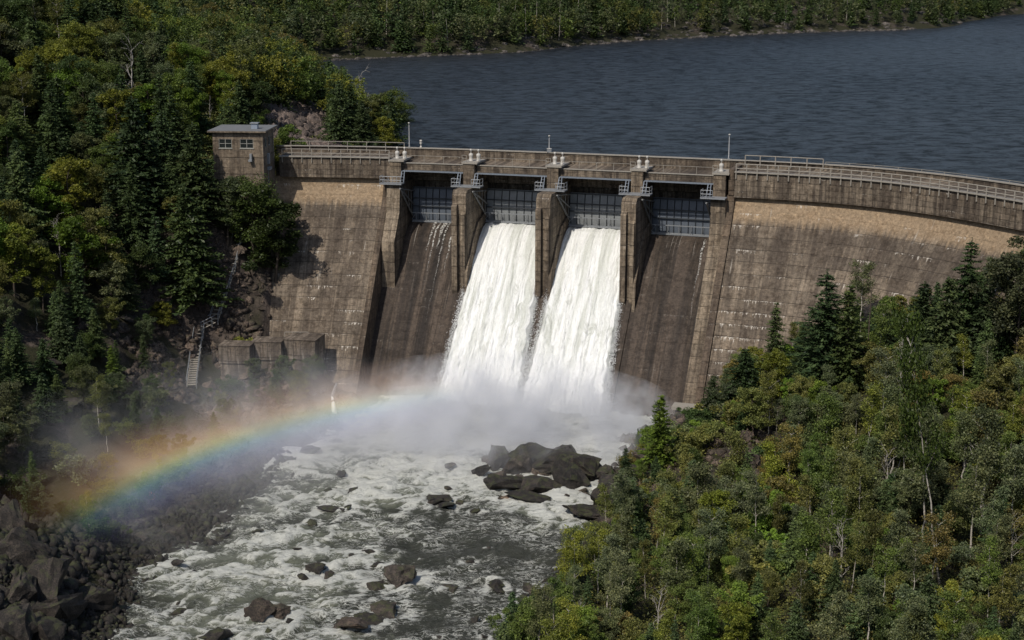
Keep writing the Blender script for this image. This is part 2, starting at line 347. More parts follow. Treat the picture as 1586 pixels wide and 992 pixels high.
def prism(mb, prof, s0, s1, step=1.5, caps=True, base=None, closed_back=None):
    """prof = list of (r,z) open polyline of the visible surface; extruded along s. closed_back adds the rest of the section for the caps."""
    n = max(1, int(round((s1-s0)/step))); S = np.linspace(s0, s1, n+1)
    full = prof+(closed_back or [])
    P = [[D(s, r, z) for (r, z) in full] for s in S]; L = [0]
    UV = [[(s, z) for (r, z) in full] for s in S]
    mb.grid([row[::-1] for row in P], [row[::-1] for row in UV])
    if caps:
        for s, fl in ((s0, False), (s1, True)):
            pts = [D(s, r, z) for (r, z) in full]; uv = [(r, z) for (r, z) in full]
            mb.face(pts if fl else pts[::-1], uv if fl else uv[::-1])
def refine(prof, k=6):
    out = []
    for a, b in zip(prof[:-1], prof[1:]):
        m = max(1, int(math.hypot(a[0]-b[0], a[1]-b[1])/2))
        for i in range(m): out.append((a[0]+(b[0]-a[0])*i/m, a[1]+(b[1]-a[1])*i/m))
    out.append(prof[-1]); return out
def dbox(mb, s0, s1, r0, r1, z0, z1, step=1.5):      # box in dam space that follows the curve (r0<r1)
    prism(mb, [(r0, z1), (r1, z1), (r1, z0), (r0, z0)], s0, s1, step, True, closed_back=[(r0, z1)][:0])
    n = max(1, int(round((s1-s0)/step))); S = np.linspace(s0, s1, n+1)
    mb.grid([[D(s, r0, z1), D(s, r0, z0)] for s in S], [[(s, z1), (s, z0)] for s in S])

dam = empty('dam', D(S_PIER[2], 0, 0)); DO = Vector(dam.location)
tag(dam, 'long curved concrete dam with four spillway bays between tall piers', 'dam')
def put(o, par=dam):
    o.parent = par; o.matrix_parent_inverse.identity()
    return o
def dpart(mb, name, mat, parent=None, smooth=False, label=None):
    p = parent or dam; base = Vector(p['_base']) if p is not dam else DO
    mb.v = [(x-base[0], y-base[1], z-base[2]) for (x, y, z) in mb.v]
    o = mb.build(name, mat, p, smooth); o['_base'] = list(base)
    if label: o['label'] = label
    return o

# faces
TL0 = S_PIER[0]-1.25; TR1 = S_PIER[4]+1.6
m = MB(); prism(m, refine(PROF), S_LEFT-1, TL0, closed_back=[(-6, -3.5), (-6, 29.6)]); dpart(m, 'downstream_face', M['face'], label='short sloping face beside the control house')
m = MB(); prism(m, refine(PROF), TR1, S_RIGHT, closed_back=[(-6, -3.5), (-6, 29.6)]); dpart(m, 'downstream_face', M['face'], label='long curved sloping face streaked with white')
# training walls
for (a, b) in ((TL0-.75, TL0+.15), (TR1-.55, TR1+.45)):
    tp = [(q[0]+.55, q[1]) for q in PROF[2:]]; tp = [(.3, 29.4)]+tp
    tp = tp[:-2]+[(19.3, 2.2), (21.6, .6), (22.2, -3)]
    m = MB(); prism(m, refine(tp), a, b, .5, closed_back=[(-3, -3), (-3, 29.4)]); dpart(m, 'training_wall', M['wall2'])
m = MB(); dbox(m, TR1-.4, TR1+.35, -5.5, .45, 29.42, 33.0); dpart(m, 'end_post', M['wall2'])
# crest beams (overhang) left and right
for (a, b, lo) in ((S_LEFT+.0, S_PIER[0]-.95, 29.6), (TR1+.4, S_RIGHT, 29.15)):
    m = MB(); dbox(m, a, b, -6.2, .35, lo, DECK); dpart(m, 'crest_beam', M['parapet'])
    m = MB(); dbox(m, a, b, -.2, .62, DECK+.003, DECK+.16); dpart(m, 'coping', M['rail'])
m = MB(); dbox(m, S_LEFT-2, S_RIGHT, -6.75, -6.25, 20, 33.35, 2); dpart(m, 'upstream_parapet', M['parapet'])
m = MB(); dbox(m, S_LEFT-2, S_RIGHT, -6.95, -6.1, 33.353, 33.47, 2); dpart(m, 'parapet_coping', M['rail'])
# railings
def railing(name, s0, s1, r, z, h, sp=1.5, rails=(0.5, 1.0), rad=.045, mat='rail', foot=0.0, parent=None, label=None, flat=False):
    m = MB(); n = max(1, int(round((s1-s0)/sp)))
    for i in range(n+1):
        s = s0+(s1-s0)*i/n; m.tube([D(s, r, z-foot), D(s, r, z+h)], rad*1.15, 5)
    S = np.linspace(s0, s1, max(2, int((s1-s0)/1.5)+1))
    for k in rails: m.tube([D(s, r, z+h*k) for s in S], rad, 5)
    o = dpart(m, name, M[mat], parent)
    if label: o['label'] = label
    return o
railing('railing', S_LEFT+.5, S_PIER[0]-1, .5, DECK+.1, 1.1, 1.45, (.45, 1.0), .06, foot=.9)
railing('railing', TR1+.6, S_RIGHT-1, .5, DECK+.1, 1.1, 1.45, (.45, 1.0), .075, foot=.95)
railing('upstream_railing', S_LEFT+.5, S_PIER[0]-.5, -6.0, DECK+.1, 1.5, 2.9, (.5, 1.0), .05)
railing('upstream_railing', TR1+.6, TR1+11, -6.0, DECK+.1, 1.5, 1.9, (.5, 1.0), .07)
railing('upstream_railing', TR1+11.2, S_RIGHT-1, -6.5, 33.4, .35, 3.0, (1.0,), .035)
# piers
BAYS = []
for i, s in enumerate(S_PIER):
    a, b = (s-1.05, s+1.05)
    if i == 4: a, b = s-1.0, s+1.1
    if i == 0: a, b = s-1.0, s+1.0
    m = MB()
    body = [(-6.2, 29.0), (5.0, 29.0), (5.6, 28.3), (5.6, 12.2), (5.0, 11.2), (-6.2, 8)]
    if i == 4: body = [(-6.2, 29.0), (1.2, 29.0), (1.7, 28.4), (1.7, 25.5), (2.4, 22.5), (16.0, 4.0), (17.5, 0), (-6.2, -3)]
    if i == 0: body = [(-6.2, 29.0), (1.6, 29.0), (2.2, 28.4), (2.6, 25), (5.6, 21.0), (5.6, 13.5), (5.0, 12.0), (-6.2, 8)]
    prism(m, refine(body[:-1]), a, b, .7, closed_back=[body[-1]])
    if 0 < i < 4:      # narrower nose ribs and the recess between them
        for (p, q, rr, zt) in ((s-.95, s-.15, 6.35, 27.6), (s+.35, s+.95, 6.0, 26.4)):
            mm = [(5.0, zt), (rr, zt-.8), (rr, 14.5), (5.2, 12.3)]
            prism(m, refine(mm), p, q, .5, closed_back=[(4.8, 12.3)])
        # flared base wall towards the next bay
        prism(m, refine([(-3, 24.6), (0.6, 23.6), (3.2, 21.2), (6.0, 17.2), (6.6, 12.4)]), s+.9, s+1.32, .4, closed_back=[(-3, 18)])
    pier = dpart(m, 'pier', M['pier'])
    pier['_base'] = list(DO)
    m = MB(); dbox(m, s-.85, s+.85, -6.1, .9, 29.003, 32.25, 1.0)
    dpart(m, 'pier_column', M['pier'], pier)
    m = MB(); dbox(m, s-1.05, s+1.35, -3.2, 1.05, 32.253, 32.5, 1.0); dpart(m, 'cap_slab', M['rail'], pier)
    # service platform with rail
    w0, w1 = (s-2.2, s+2.3)
    if i == 0: w0, w1 = s-2.0, s+1.4
    if i == 4: w0, w1 = s-2.3, s+1.2
    m = MB(); dbox(m, w0, w1, .95, 2.7, 29.05, 29.22, 1.0); plat = dpart(m, 'service_platform', M['steel'], pier)
    m = MB()
    segs = ((w0+.08, s-.95, w0+.08), (s+.95, w1-.08, w1-.08)) if 0 < i < 4 else (((w0+.08, s-.6, w0+.08),) if i == 4 else ((w0+.08, w1-.08, w0+.08),))
    for (q0, q1, qe) in segs:
        m = MB(); nn = max(1, int((q1-q0)/.6))
        for kk in range(nn+1): m.tube([D(q0+(q1-q0)*kk/nn, 2.62, 29.2), D(q0+(q1-q0)*kk/nn, 2.62, 30.25)], .045, 5)
        for zz in (29.72, 30.25): m.tube([D(q0, 2.62, zz), D(q1, 2.62, zz)], .045, 5); m.tube([D(qe, 2.62, zz), D(qe, 1.1, zz)], .045, 5)
        m.tube([D(qe, 1.1, 29.2), D(qe, 1.1, 30.25)], .045, 5)
        dpart(m, 'platform_railing', M['steel'], pier)
    m = MB(); zz = DECK
    for q in (s-1.0, s-.3): m.tube([D(q, .9, 32.5), D(q, .9, 33.5)], .04, 5)
    m.tube([D(s-1.0, .9, 33.5), D(s-.3, .9, 33.5)], .04, 5); m.tube([D(s-1.0, .9, 33.05), D(s-.3, .9, 33.05)], .04, 5)
    dpart(m, 'cap_railing', M['rail'], pier)
    # ladders / conduits down to the platform
    for q in (s-1.35, s+1.25):
        if (i == 0 and q < s) or (i == 4 and q > s): continue
        m = MB()
        for dq in (-.2, .2): m.tube([D(q+dq, 1.0, 30.9), D(q+dq*1.3, 1.9, 29.2)], .07, 5)
        for kk in range(4): m.tube([D(q-.22, 1.0+.22*kk, 30.9-.42*kk), D(q+.22, 1.0+.22*kk, 30.9-.42*kk)], .03, 4)
        dpart(m, 'ladder', M['bluesteel'], pier)
    # a cable/drip stain hood
for i in range(4):
    a, b = S_PIER[i]+1.05, S_PIER[i+1]-1.05
    if i == 3: b = S_PIER[4]-1.0
    BAYS.append((a, b))
    m = MB(); prism(m, refine(CH), (a-.3 if i else TL0+.1), b+.3 if i < 3 else TR1-.45, .8, closed_back=[(-6.2, -2.5)])
    dpart(m, 'spillway_chute', M['chute'], smooth=False, label=('dry dark spillway chute with thin white trickles at its top', 'spillway chute under the wider white torrent', 'spillway chute under the second white torrent', 'dry dark spillway chute beside the curved face')[i])
    # bridge
    m = MB(); dbox(m, a-.15, b+.15, -6.2, 0, 31.35, 31.9); dbox(m, a-.15, b+.15, -.35, .1, 30.95, 31.93)
    dbox(m, a-.15, b+.15, -6.15, -5.3, 28.7, 31.34)
    for kk in range(3):
        r0 = -1.6-1.4*kk; dbox(m, a-.1, b+.1, r0-.3, r0, 30.5, 31.34)
    br = dpart(m, 'bridge_deck', M['parapet']); br['_base'] = list(DO)
    m = MB(); m.mi = 0
    dbox(m, a-.1, b+.1, .13, .38, 30.72, 30.93); dpart(m, 'girder_flange', M['bluesteel'], br)
    m = MB(); dbox(m, a-.1, b+.1, -.25, .22, 31.935, 32.03); dpart(m, 'kerb', M['rail'], br)
    railing('bridge_railing', a+.1, b-.1, -.1, 32.03, 1.05, 2.6, (1.0,), .032, mat='rail', parent=br)
# foot extension beneath piers (divide walls between chutes)
for i in range(1, 4):
    s = S_PIER[i]; m = MB(); prism(m, refine([(5.5, 14.8), (10, 9.3), (14, 4.4), (17.2, .5), (19, -2)]), s-.75, s+.75, .7, closed_back=[(4, -2), (4, 14)])
    dpart(m, 'divide_wall', M['chute'])
# expansion joints / utility cable on the right face are part of the shader

# ------------------------------------------------------------------ gates
GR = -4.3
for i, (a, b) in enumerate(BAYS):
    raised = .0 if i in (0, 3) else .45
    g = empty('radial_gate', D((a+b)/2, GR, 22.6)); g['_base'] = list(g.location)
    tag(g, ('closed ribbed radial gate above the dry chute nearest the control house', 'slightly raised radial gate above the first white torrent from the control house',
            'slightly raised radial gate above the second white torrent from the control house', 'closed ribbed radial gate above the dry chute next to the curved face')[i], 'spillway gate', 'radial gates in the spillway bays')
    z0, z1 = 22.62+raised, 27.75+raised*.3
    def arc(z, off=0.0): # skin curves downstream in the middle
        t = (z-z0)/(z1-z0); return GR-.9*(t-.3)**2+off
    Z = np.linspace(z0, z1, 9)
    m = MB(); S = np.linspace(a+.06, b-.06, 8)
    m.grid([[D(s, arc(z), z) for z in Z] for s in S]); m.grid([[D(s, arc(z)-.12, z) for z in Z] for s in S])
    m.grid([[D(s, arc(z1)-k, z1) for k in (0, .12)] for s in S]); m.grid([[D(s, arc(z0)-k, z0) for k in (0, .12)] for s in S])
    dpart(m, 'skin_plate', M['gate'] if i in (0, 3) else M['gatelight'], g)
    m = MB(); nv = 9
    for k in range(nv+1):
        s = a+.1+(b-a-.2)*k/nv; m.tube([D(s, arc(z, .14), z) for z in Z], .055, 4)
    dpart(m, 'vertical_rib', M['rib'], g)
    for t in (.45, .68, .98):
        m = MB(); z = z0+(z1-z0)*t; dbox(m, a+.08, b-.08, arc(z)+.15, arc(z)+.34, z-.07, z+.07); dpart(m, 'cross_beam', M['rib'], g)
    # catwalk truss at the foot of the gate
    m = MB(); r0 = arc(z0)+.3; r1 = r0+.9
    for rr in (r0, r1): dbox(m, a+.25, b-.08, rr-.06, rr+.06, z0+.05, z0+.2)
    dbox(m, a+.25, b-.08, r0, r1, z0-.02, z0+.05)
    dbox(m, a+.25, b-.08, r1-.05, r1+.05, z0+1.35, z0+1.47)
    for k in range(6):
        s = a+.9+(b-a-1.3)*k/5; m.tube([D(s, r1, z0+.1), D(s, r1, z0+1.4)], .055, 4); m.tube([D(s, r0, z0+.1), D(s, r0, z0+1.4)], .04, 4)
    m.tube([D(a+.9, r1, z0+1.4), D(a+.25, r1, z0+.5)], .055, 4); m.tube([D(a+.25, r1, z0+.5), D(a+.6, r1, z0+.1)], .055, 4)
    m.tube([D(b-.7, r1, z0+1.4), D(b-.15, r1, z0+.3)], .055, 4)
    dpart(m, 'catwalk', M['steel'], g)
    for (s, sg) in ((a+.3, 1), (b-.3, -1)):
        m = MB(); tr = D(s, 3.2, 28.6)
        m.tube([tr, D(s, arc(z0+.5, .3), z0+.5)], .13, 6); m.tube([tr, D(s, arc(z0+2.6, .3), z0+2.6)], .13, 6); m.tube([tr, D(s, arc(z0+4.6, .3), z0+4.6)], .11, 6)
        for k in (.35, .65, .85):
            p = Vector(tr).lerp(Vector(D(s, arc(z0+.5, .3), z0+.5)), k); q = Vector(tr).lerp(Vector(D(s, arc(z0+4.6, .3), z0+4.6)), k-.08); m.tube([p, q], .06, 4)
        dpart(m, 'gate_arm', M['arm'], g)

# ------------------------------------------------------------------ hoist cans, lamps, marker
def lathe(mb, c, prof, n=12, seg=None):
    P = [[(c[0]+r*math.cos(2*math.pi*k/n), c[1]+r*math.sin(2*math.pi*k/n), c[2]+z) for (r, z) in prof] for k in range(n+1)]; mb.grid(P)
def local(o):
    return o
proto = None
hl = ['next to the control house side', 'on the first pier inside the spillway', 'on the middle pier', 'on the pier past the torrents', 'on the end pier by the curved face']
for i, s in enumerate(S_PIER):
    for j, ds in enumerate((-.1, 1.05)):
        if i == 4 and j: continue
        base = D(s+ds, -.6, 32.503)
        if proto is None:
            o = empty('hoist_housing', base)
            m = MB(); lathe(m, (0, 0, 0), [(0, 0), (.34, 0), (.34, .08), (.27, .12), (.27, .62), (.33, .78), (.31, 1.02), (.16, 1.14), (0, 1.15)]); m.build('drum', M['white'], o, True)
            m = MB(); lathe(m, (0, 0, 1.14), [(.07, 0), (.07, .28), (.15, .34), (.19, .46), (.14, .6), (0, .64)]); m.build('cap', M['white'], o, True)
            proto = o
        else:
            o = proto.copy(); COL.objects.link(o); o.location = base
            for ch in proto.children: c = ch.copy(); COL.objects.link(c); c.parent = o
        tag(o, 'small white capped hoist housing '+('nearer the house ' if j == 0 and i < 4 else ('' if i == 4 else 'farther from the house '))+hl[i], 'hoist housing', 'white hoist housings on the piers')
def lamp(px, z0, top_py, r, label):
    s = s_at(px, z0, r); p = D(s, r, z0); 
    hgt = 5.0
    for h in np.arange(1, 9, .05):
        if proj((p[0], p[1], z0+h))[1] <= top_py: hgt = h; break
    o = empty('lamp_post', p); tag(o, label, 'lamp post')
    m = MB(); m.tube([(0, 0, 0), (0, 0, hgt)], [.075, .05], 8); m.build('pole', M['pole'], o)
    m = MB(); m.box(-.16, .16, -.16, .16, 0, .14); m.build('base_plate', M['steel'], o)
    m = MB(); lathe(m, (0, -.12, hgt-.02), [(0, 0), (.1, 0), (.16, .08), (.12, .18), (0, .22)], 10); m.build('lamp_head', M['white'], o, True)
    return o
lamp(634, 33.48, 192, -6.5, 'tall thin lamp post on the parapet beside the wooded spit')
lamp(850.5, 33.48, 212, -6.5, 'short thin post with pale box at its foot above the middle pier')
lamp(1128.5, 33.48, 210, -6.5, 'tall thin lamp post where the railed curved crest begins')
s = s_at(850.5, 33.4, -6.5); m = MB(); p = D(s, -6.5, 33.475)
o = empty('junction_box', (p[0], p[1]-.25, p[2])); m.box(-.32, .32, -.2, .2, 0, .5); m.build('cabinet', M['steel'], o)
m = MB(); m.box(-.36, .36, -.24, .24, .5, .56); m.build('lid', M['white'], o); tag(o, 'small pale box at the foot of the middle post', 'junction box')
s = s_at(652, 33.4, -6.5); o = empty('marker_post', D(s, -6.5, 33.475)); tag(o, 'small white knobbed marker on the parapet near the wooded spit', 'marker post')
m = MB(); lathe(m, (0, 0, 0), [(0, 0), (.22, 0), (.2, .1), (.08, .2), (.08, .5), (.2, .6), (.2, .75), (.08, .8), (0, .82)], 10); m.build('post', M['white'], o, True)
m = MB(); lathe(m, (.0, 0, .8), [(.05, 0), (.2, .12), (.22, .26), (.1, .38), (0, .4)], 10); m.build('head', M['white'], o, True)

# ------------------------------------------------------------------ control house
HR = math.atan2(np.interp(S_LEFT, _ss, _ty), np.interp(S_LEFT, _ss, _tx))
hp = pix(409, 285, Y=214.3)
house = empty('control_house', (hp[0]+.0, 214.6, 26.0), HR)
tag(house, 'small flat roofed concrete control house at the wooded end of the dam', 'control house')
# local frame: x right along dam, y upstream, z up; front right corner at x=0,y=0
W, Lh, ZT = 7.35, 7.2, 10.95
def wall(x0, x1, y0, y1, holes, axis):    # panel with rectangular openings made of strips
    pass
m = MB()
wins = [(-6.45, -4.55), (-3.35, -1.4)]; wz0, wz1 = 8.65, 9.98
xs = [-W, wins[0][0], wins[0][1], wins[1][0], wins[1][1], 0]
for i in range(5):
    x0, x1 = xs[i], xs[i+1]
    if i in (1, 3):
        m.box(x0, x1, 0, .3, -4, wz0); m.box(x0, x1, 0, .3, wz1, ZT)
    else: m.box(x0, x1, 0, .3, -4, ZT)
ys = [.3, 1.2, 2.3, 3.7, 4.8, Lh]
for i in range(5):
    y0, y1 = ys[i], ys[i+1]
    if i in (1, 3): m.box(-.3, 0, y0, y1, -4, wz0); m.box(-.3, 0, y0, y1, wz1, ZT)
    else: m.box(-.3, 0, y0, y1, -4, ZT)
m.box(-W, -W+.3, .3, Lh, -4, ZT); m.box(-W+.3, -.3, Lh-.3, Lh, -4, ZT)
m.build('wall', M['house'], house)
m = MB(); m.box(-W-.55, .55, -.5, Lh+.5, ZT+.003, ZT+.28); rf = m.build('roof', M['roof'], house)
m = MB(); m.box(-W-.62, .62, -.57, Lh+.57, ZT+.02, ZT+.2); m.build('fascia', M['house'], rf)
m = MB(); m.box(-2.1, -1.2, 2.0, 2.9, ZT+.283, ZT+1.05); v = m.build('roof_vent', M['rooflead'], house)
m = MB(); m.box(-2.25, -1.05, 1.85, 3.05, ZT+1.053, ZT+1.17); m.build('vent_cap', M['steel'], v)
def window(x0, x1, y0, y1, side):
    m = MB(); t = .06
    if not side:
        for (a, b, c, d) in ((x0, x1, wz0, wz0+t), (x0, x1, wz1-t, wz1), (x0, x0+t, wz0+t, wz1-t), (x1-t, x1, wz0+t, wz1-t), ((x0+x1)/2-.04, (x0+x1)/2+.04, wz0+t, wz1-t)): m.box(a, b, .03, .12, c, d)
        m.box(x0+t, x1-t, .05, .1, (wz0+wz1)/2-.03, (wz0+wz1)/2+.03)
        fo = m.build('window', M['frame'], house)
        m = MB(); m.box(x0-.08, x1+.08, -.09, .03, wz0-.09, wz0-.003); m.build('sill', M['frame'], fo)
        m = MB(); m.box(x0+t, x1-t, .13, .15, wz0+t, wz1-t); m.build('pane', M['glass'], fo)
    else:
        for (a, b, c, d) in ((y0, y1, wz0, wz0+t), (y0, y1, wz1-t, wz1), (y0, y0+t, wz0+t, wz1-t), (y1-t, y1, wz0+t, wz1-t)): m.box(-.12, -.03, a, b, c, d)
        fo = m.build('window', M['frame'], house)
        m = MB(); m.box(-.15, -.13, y0+t, y1-t, wz0+t, wz1-t); m.build('pane', M['glass'], fo)
for (a, b) in wins: window(a, b, 0, 0, False)
window(0, 0, ys[1], ys[2], True); window(0, 0, ys[3], ys[4], True)
m = MB(); m.box(-2.05, -1.55, -.75, -.003, 6.8, 7.1); m.box(-1.9, -1.6, -.6, -.003, 7.1, 7.9); m.build('wall_hood', M['steel'], house)
m = MB(); m.box(.003, .3, 2.3, 3.0, 6.1, 7.6); m.box(.003, .45, 2.1, 3.4, 5.2, 5.6); m.build('electrical_box', M['steel'], house)
m = MB(); m.tube([(.08, 2.6, 5.2), (.08, 2.6, 0)], .05, 6); m.build('conduit', M['steel'], house)

# ------------------------------------------------------------------ terrain
CP = [
 # river bed
 (-15,20,-3),(-15,60,-3),(-18,100,-3),(-20,125,-2.6),(-18,140,-2.4),(-15,155,-2.4),(-10,168,-2.4),(-4,180,-2.6),(5,186,-2.6),(-14,180,-2.2),(-30,128,-1.6),(-28,142,-1.6),(-24,158,-1.8),(0,150,-2),(2,165,-2),(-4,130,-2),(-4,110,-2),(-30,100,-2),
 # left bank + hill
 (-38.5,100,.4),(-38,120,.3),(-38,132,.3),(-38.5,140,.3),(-36,148,.3),(-30.5,158,.3),(-29,168,.4),(-28,180,.8),(-26,190,2),(-24,197,3.6),
 (-45,120,4),(-45,132,5.5),(-46,142,4),(-44,152,3.4),(-38,162,3),(-36,172,2.6),(-34,182,3),(-33,192,4.4),(-32,200,7),
 (-52,132,9),(-55,120,14),(-55,146,8),(-54,158,9),(-48,168,7),(-46,178,7),(-43,191,4.6),(-43,204,9.5),(-41,219,19.5),(-37,208,13),(-36,216,20),
 (-55,190,14),(-55,205,21),(-52,218,27),(-65,150,16),(-66,165,17),(-66,180,21),(-70,200,29),(-68,218,33),(-80,150,24),(-82,170,27),(-85,195,35),(-85,225,42),(-100,150,34),(-100,180,38),(-110,220,52),
 (-46,226,30),(-42,212,24),(-46,208,22.5),(-50,212,26),(-42,232,31.5),(-34,232,29.5),(-56,235,36),(-50,245,36),(-40,243,33),(-33,245,31),(-26,243,29),(-22,258,28.4),(-17,270,26.6),(-12,262,24),(-18,240,24),(-22,282,26.5),(-30,288,28.5),(-36,285,31),(-36,262,31),(-45,262,35),(-62,262,43),(-75,255,46),(-90,270,54),(-120,270,66),
 (-31,300,27.3),(-38,303,31),(-34,318,28),(-42,322,31.5),(-40,345,28.2),(-50,350,31),(-46,385,28),(-56,390,31),(-60,330,34),(-75,320,44),(-100,330,60),(-52,410,27.6),(-66,410,31),(-80,400,36),(-100,400,48),(-140,400,66),(-140,330,72),(-60,450,27.6),(-75,455,31),(-90,460,38),(-130,480,60),(-180,420,85),(-180,300,85),(-170,200,72),(-160,120,62),(-200,550,85),
 # lake bed
 (-2,240,18),(10,230,18),(40,225,18),(0,280,16),(0,340,14),(-30,360,20),(60,260,14),(100,260,18),(-40,440,18),(0,480,14),(100,400,12),(100,600,14),(200,500,12),(300,400,14),(300,700,14),(150,250,22),
 # right bank + hill
 (16,190,-.5),(20,186,3),(13.5,182,.5),(13.5,172,.4),(10,163,.3),(11,155,.4),(8,146,.4),(3,136,.4),(0,125,.5),(-3,110,.6),(-4,80,.4),(2,40,.4),
 (20,176,3.2),(24,184,6),(31,180,8),(26,170,5.5),(20,165,3.6),(32,165,7.5),(20,152,3),(30,152,5.5),(15,140,2.6),(8,128,2.2),(4,116,2.4),(25,138,5),(38,150,8.5),(40,165,11),(42,180,13.5),(50,180,16),(56,172,20),(61,178,23),(50,160,14),(50,145,12),(64,160,23.5),(65,145,20.5),(36,135,8),(50,130,13),(65,130,20),(15,125,3),(25,120,6),(38,115,10),(52,112,16),(70,115,24),(15,105,4),(28,100,8.5),(42,95,14),(60,95,23),(15,70,7),(30,70,14),(50,70,24),(20,30,16),(50,30,32),(80,140,30),(90,170,36),(85,110,34),(80,190,30),(75,212,20),(84,204,23),(92,225,20),(110,150,42),(120,220,34),(100,60,46),(0,-40,30),(-40,40,6),(-60,60,26),(-80,20,40),(-30,-20,4),(150,100,55),(180,250,35),
 # toe of dam right, left
 (36,186,10),(46,186,14.5),(-20,202,3),(-10,200,-1),(0,198,-2),(12,196,-2),
 (-600,0,120),(-600,600,160),(600,0,90),(500,300,60),(-300,200,110),(-300,-200,100),(300,-200,90),
]
far = [pix(*q, z=LAKE) for q in [(513, 93), (652, 87), (800, 81), (880, 72), (1000, 62), (1200, 52), (1400, 46), (1488, 37)]]
for i, p in enumerate(far):
    CP.append((p[0], p[1], 27.6)); CP.append((p[0]-4, p[1]+22, 35)); CP.append((p[0]-20, p[1]+70, 52 if i > 5 else 54)); CP.append((p[0]-70, p[1]+220, 88 if i > 5 else 110)); CP.append((p[0]+6, p[1]-14, 22))
CP += [(262, 846, 20), (300, 880, 20), (320, 950, 20), (400, 800, 16), (500, 900, 20), (335, 992, 28), (420, 1010, 28), (335, 1040, 45), (450, 1080, 60), (250, 910, 40), (265, 960, 50), (400, 1300, 110), (800, 1200, 100), (800, 600, 60), (0, 1300, 150), (-500, 1200, 170)]
CP = np.array(CP, float)
def _U(r2): return .5*r2*np.log(r2+1e-9)
SCALE = 100.0
_cp = CP[:, :2]/SCALE; _n = len(_cp)
_K = _U(((_cp[:, None]-_cp[None])**2).sum(-1))+np.eye(_n)*2e-4; _P = np.hstack([np.ones((_n, 1)), _cp])
_A = np.block([[_K, _P], [_P.T, np.zeros((3, 3))]]); _w = np.linalg.solve(_A, np.concatenate([CP[:, 2], np.zeros(3)]))
def H0(X, Y):
    X = np.asarray(X, float); Y = np.asarray(Y, float); sh = X.shape; x = X.ravel()/SCALE; y = Y.ravel()/SCALE; out = np.zeros_like(x)
    for a in range(0, len(x), 20000):
        q = np.stack([x[a:a+20000], y[a:a+20000]], 1); d = ((q[:, None]-_cp[None])**2).sum(-1)
        out[a:a+20000] = _U(d)@_w[:_n]+_w[_n]+q@_w[_n+1:]
    return out.reshape(sh)
DRYPROF = sorted([(q[0], q[1]) for q in PROF])
def H(X, Y):
    X = np.asarray(X, float); Y = np.asarray(Y, float)
    h = H0(X, Y)
    wet = sstep(-1.5, 2.5, h)*np.where(Y > 225, sstep(.2, 5, np.abs(h-LAKE)), 1)
    h = h+wet*(fbm(X/22, Y/22, 4)*2.6+np.abs(fbm(X/5, Y/5, 4))*2.2-.4+np.abs(fbm(X/1.7+9, Y/1.7, 2))*.5)
    s, r = nearest(X, Y)
    pf = np.interp(r, [-8.5, -6.9]+[q[0] for q in DRYPROF], [50, 22]+[q[1] for q in DRYPROF], right=99)
    lim = np.where((s > S_LEFT+.5) & (s < S_RIGHT) & (r > -8.5) & (r < 22.5) & ~((s > TR1+5) & (r > 2.5) & (h > pf)), pf-2.2, 999)
    ch = np.where((s > TL0) & (s < TR1) & (r > -6) & (r < 22.5), np.interp(r, [-6, 0, 17, 22.5], [15, 12, -4, -3.5]), 999)
    return np.minimum(np.minimum(h, lim), ch)
def lines(a, b, c, d, e, f, fine, coarse):
    g = lambda p, q, st: list(np.arange(p, q, st))
    return np.array(g(a, b, coarse*3)+g(b, c, coarse)+g(c, d, fine)+g(d, e, coarse)+g(e, f, coarse*3)+[f])
gx = lines(-900, -250, -112, 92, 330, 1200, .85, 6); gy = lines(-400, -60, 60, 300, 1150, 2600, .85, 6)
GX, GY = np.meshgrid(gx, gy, indexing='ij'); GZ = H(GX, GY)
def grid_mesh(name, X, Y, Z, mat, smooth=True, attrs=None):
    a, b = X.shape; me = bpy.data.meshes.new(name); V = np.stack([X, Y, Z], -1).reshape(-1, 3).astype(np.float32)
    idx = np.arange(a*b).reshape(a, b); Fq = np.stack([idx[:-1, :-1], idx[1:, :-1], idx[1:, 1:], idx[:-1, 1:]], -1).reshape(-1, 4).astype(np.int32)
    me.vertices.add(len(V)); me.vertices.foreach_set('co', V.ravel()); me.loops.add(Fq.size); me.loops.foreach_set('vertex_index', Fq.ravel())
    me.polygons.add(len(Fq)); me.polygons.foreach_set('loop_start', np.arange(0, Fq.size, 4, dtype=np.int32)); me.polygons.foreach_set('loop_total', np.full(len(Fq), 4, dtype=np.int32))
    me.polygons.foreach_set('use_smooth', np.full(len(Fq), smooth)); me.materials.append(mat)
    for k, arr in (attrs or {}).items():
        at = me.attributes.new(k, 'FLOAT', 'POINT'); at.data.foreach_set('value', arr.ravel().astype(np.float32))
    me.update(calc_edges=True); o = bpy.data.objects.new(name, me); COL.objects.link(o); return o
# ground material
T = NT('hillside_ground'); g = T.n('NewGeometry'); pos = g.outputs['Position']; nz = T.n('SeparateXYZ', {0: g.outputs['Normal']}).outputs[2]; pz = T.n('SeparateXYZ', {0: pos}).outputs[2]
a = T.noise(pos, .35, 8, .65); b = T.noise(pos, 2.5, 6, .7); c3 = T.noise(pos, .12, 4, .6)
rock = T.mix(T.ss(a, .35, .65), (.055, .045, .039), (.125, .10, .084)); rock = T.mix(1.0, rock, T.mix(b, (.5, .5, .5), (1.45, 1.42, 1.4)), 'MULTIPLY')
vo = T.n('TexVoronoi', {'Scale': .9}, feature='DISTANCE_TO_EDGE'); T.set(vo.inputs['Vector'], T.n('VectorMath', {0: pos, 1: T.n('TexNoise', {'Vector': pos, 'Scale': .8}).outputs['Color']}, operation='ADD').outputs[0])
rock = T.mix(T.ss(vo.outputs[0], 0, .07, .6, 0), rock, (.012, .011, .01))
soil = T.mix(b, (.016, .019, .009), (.05, .047, .024))
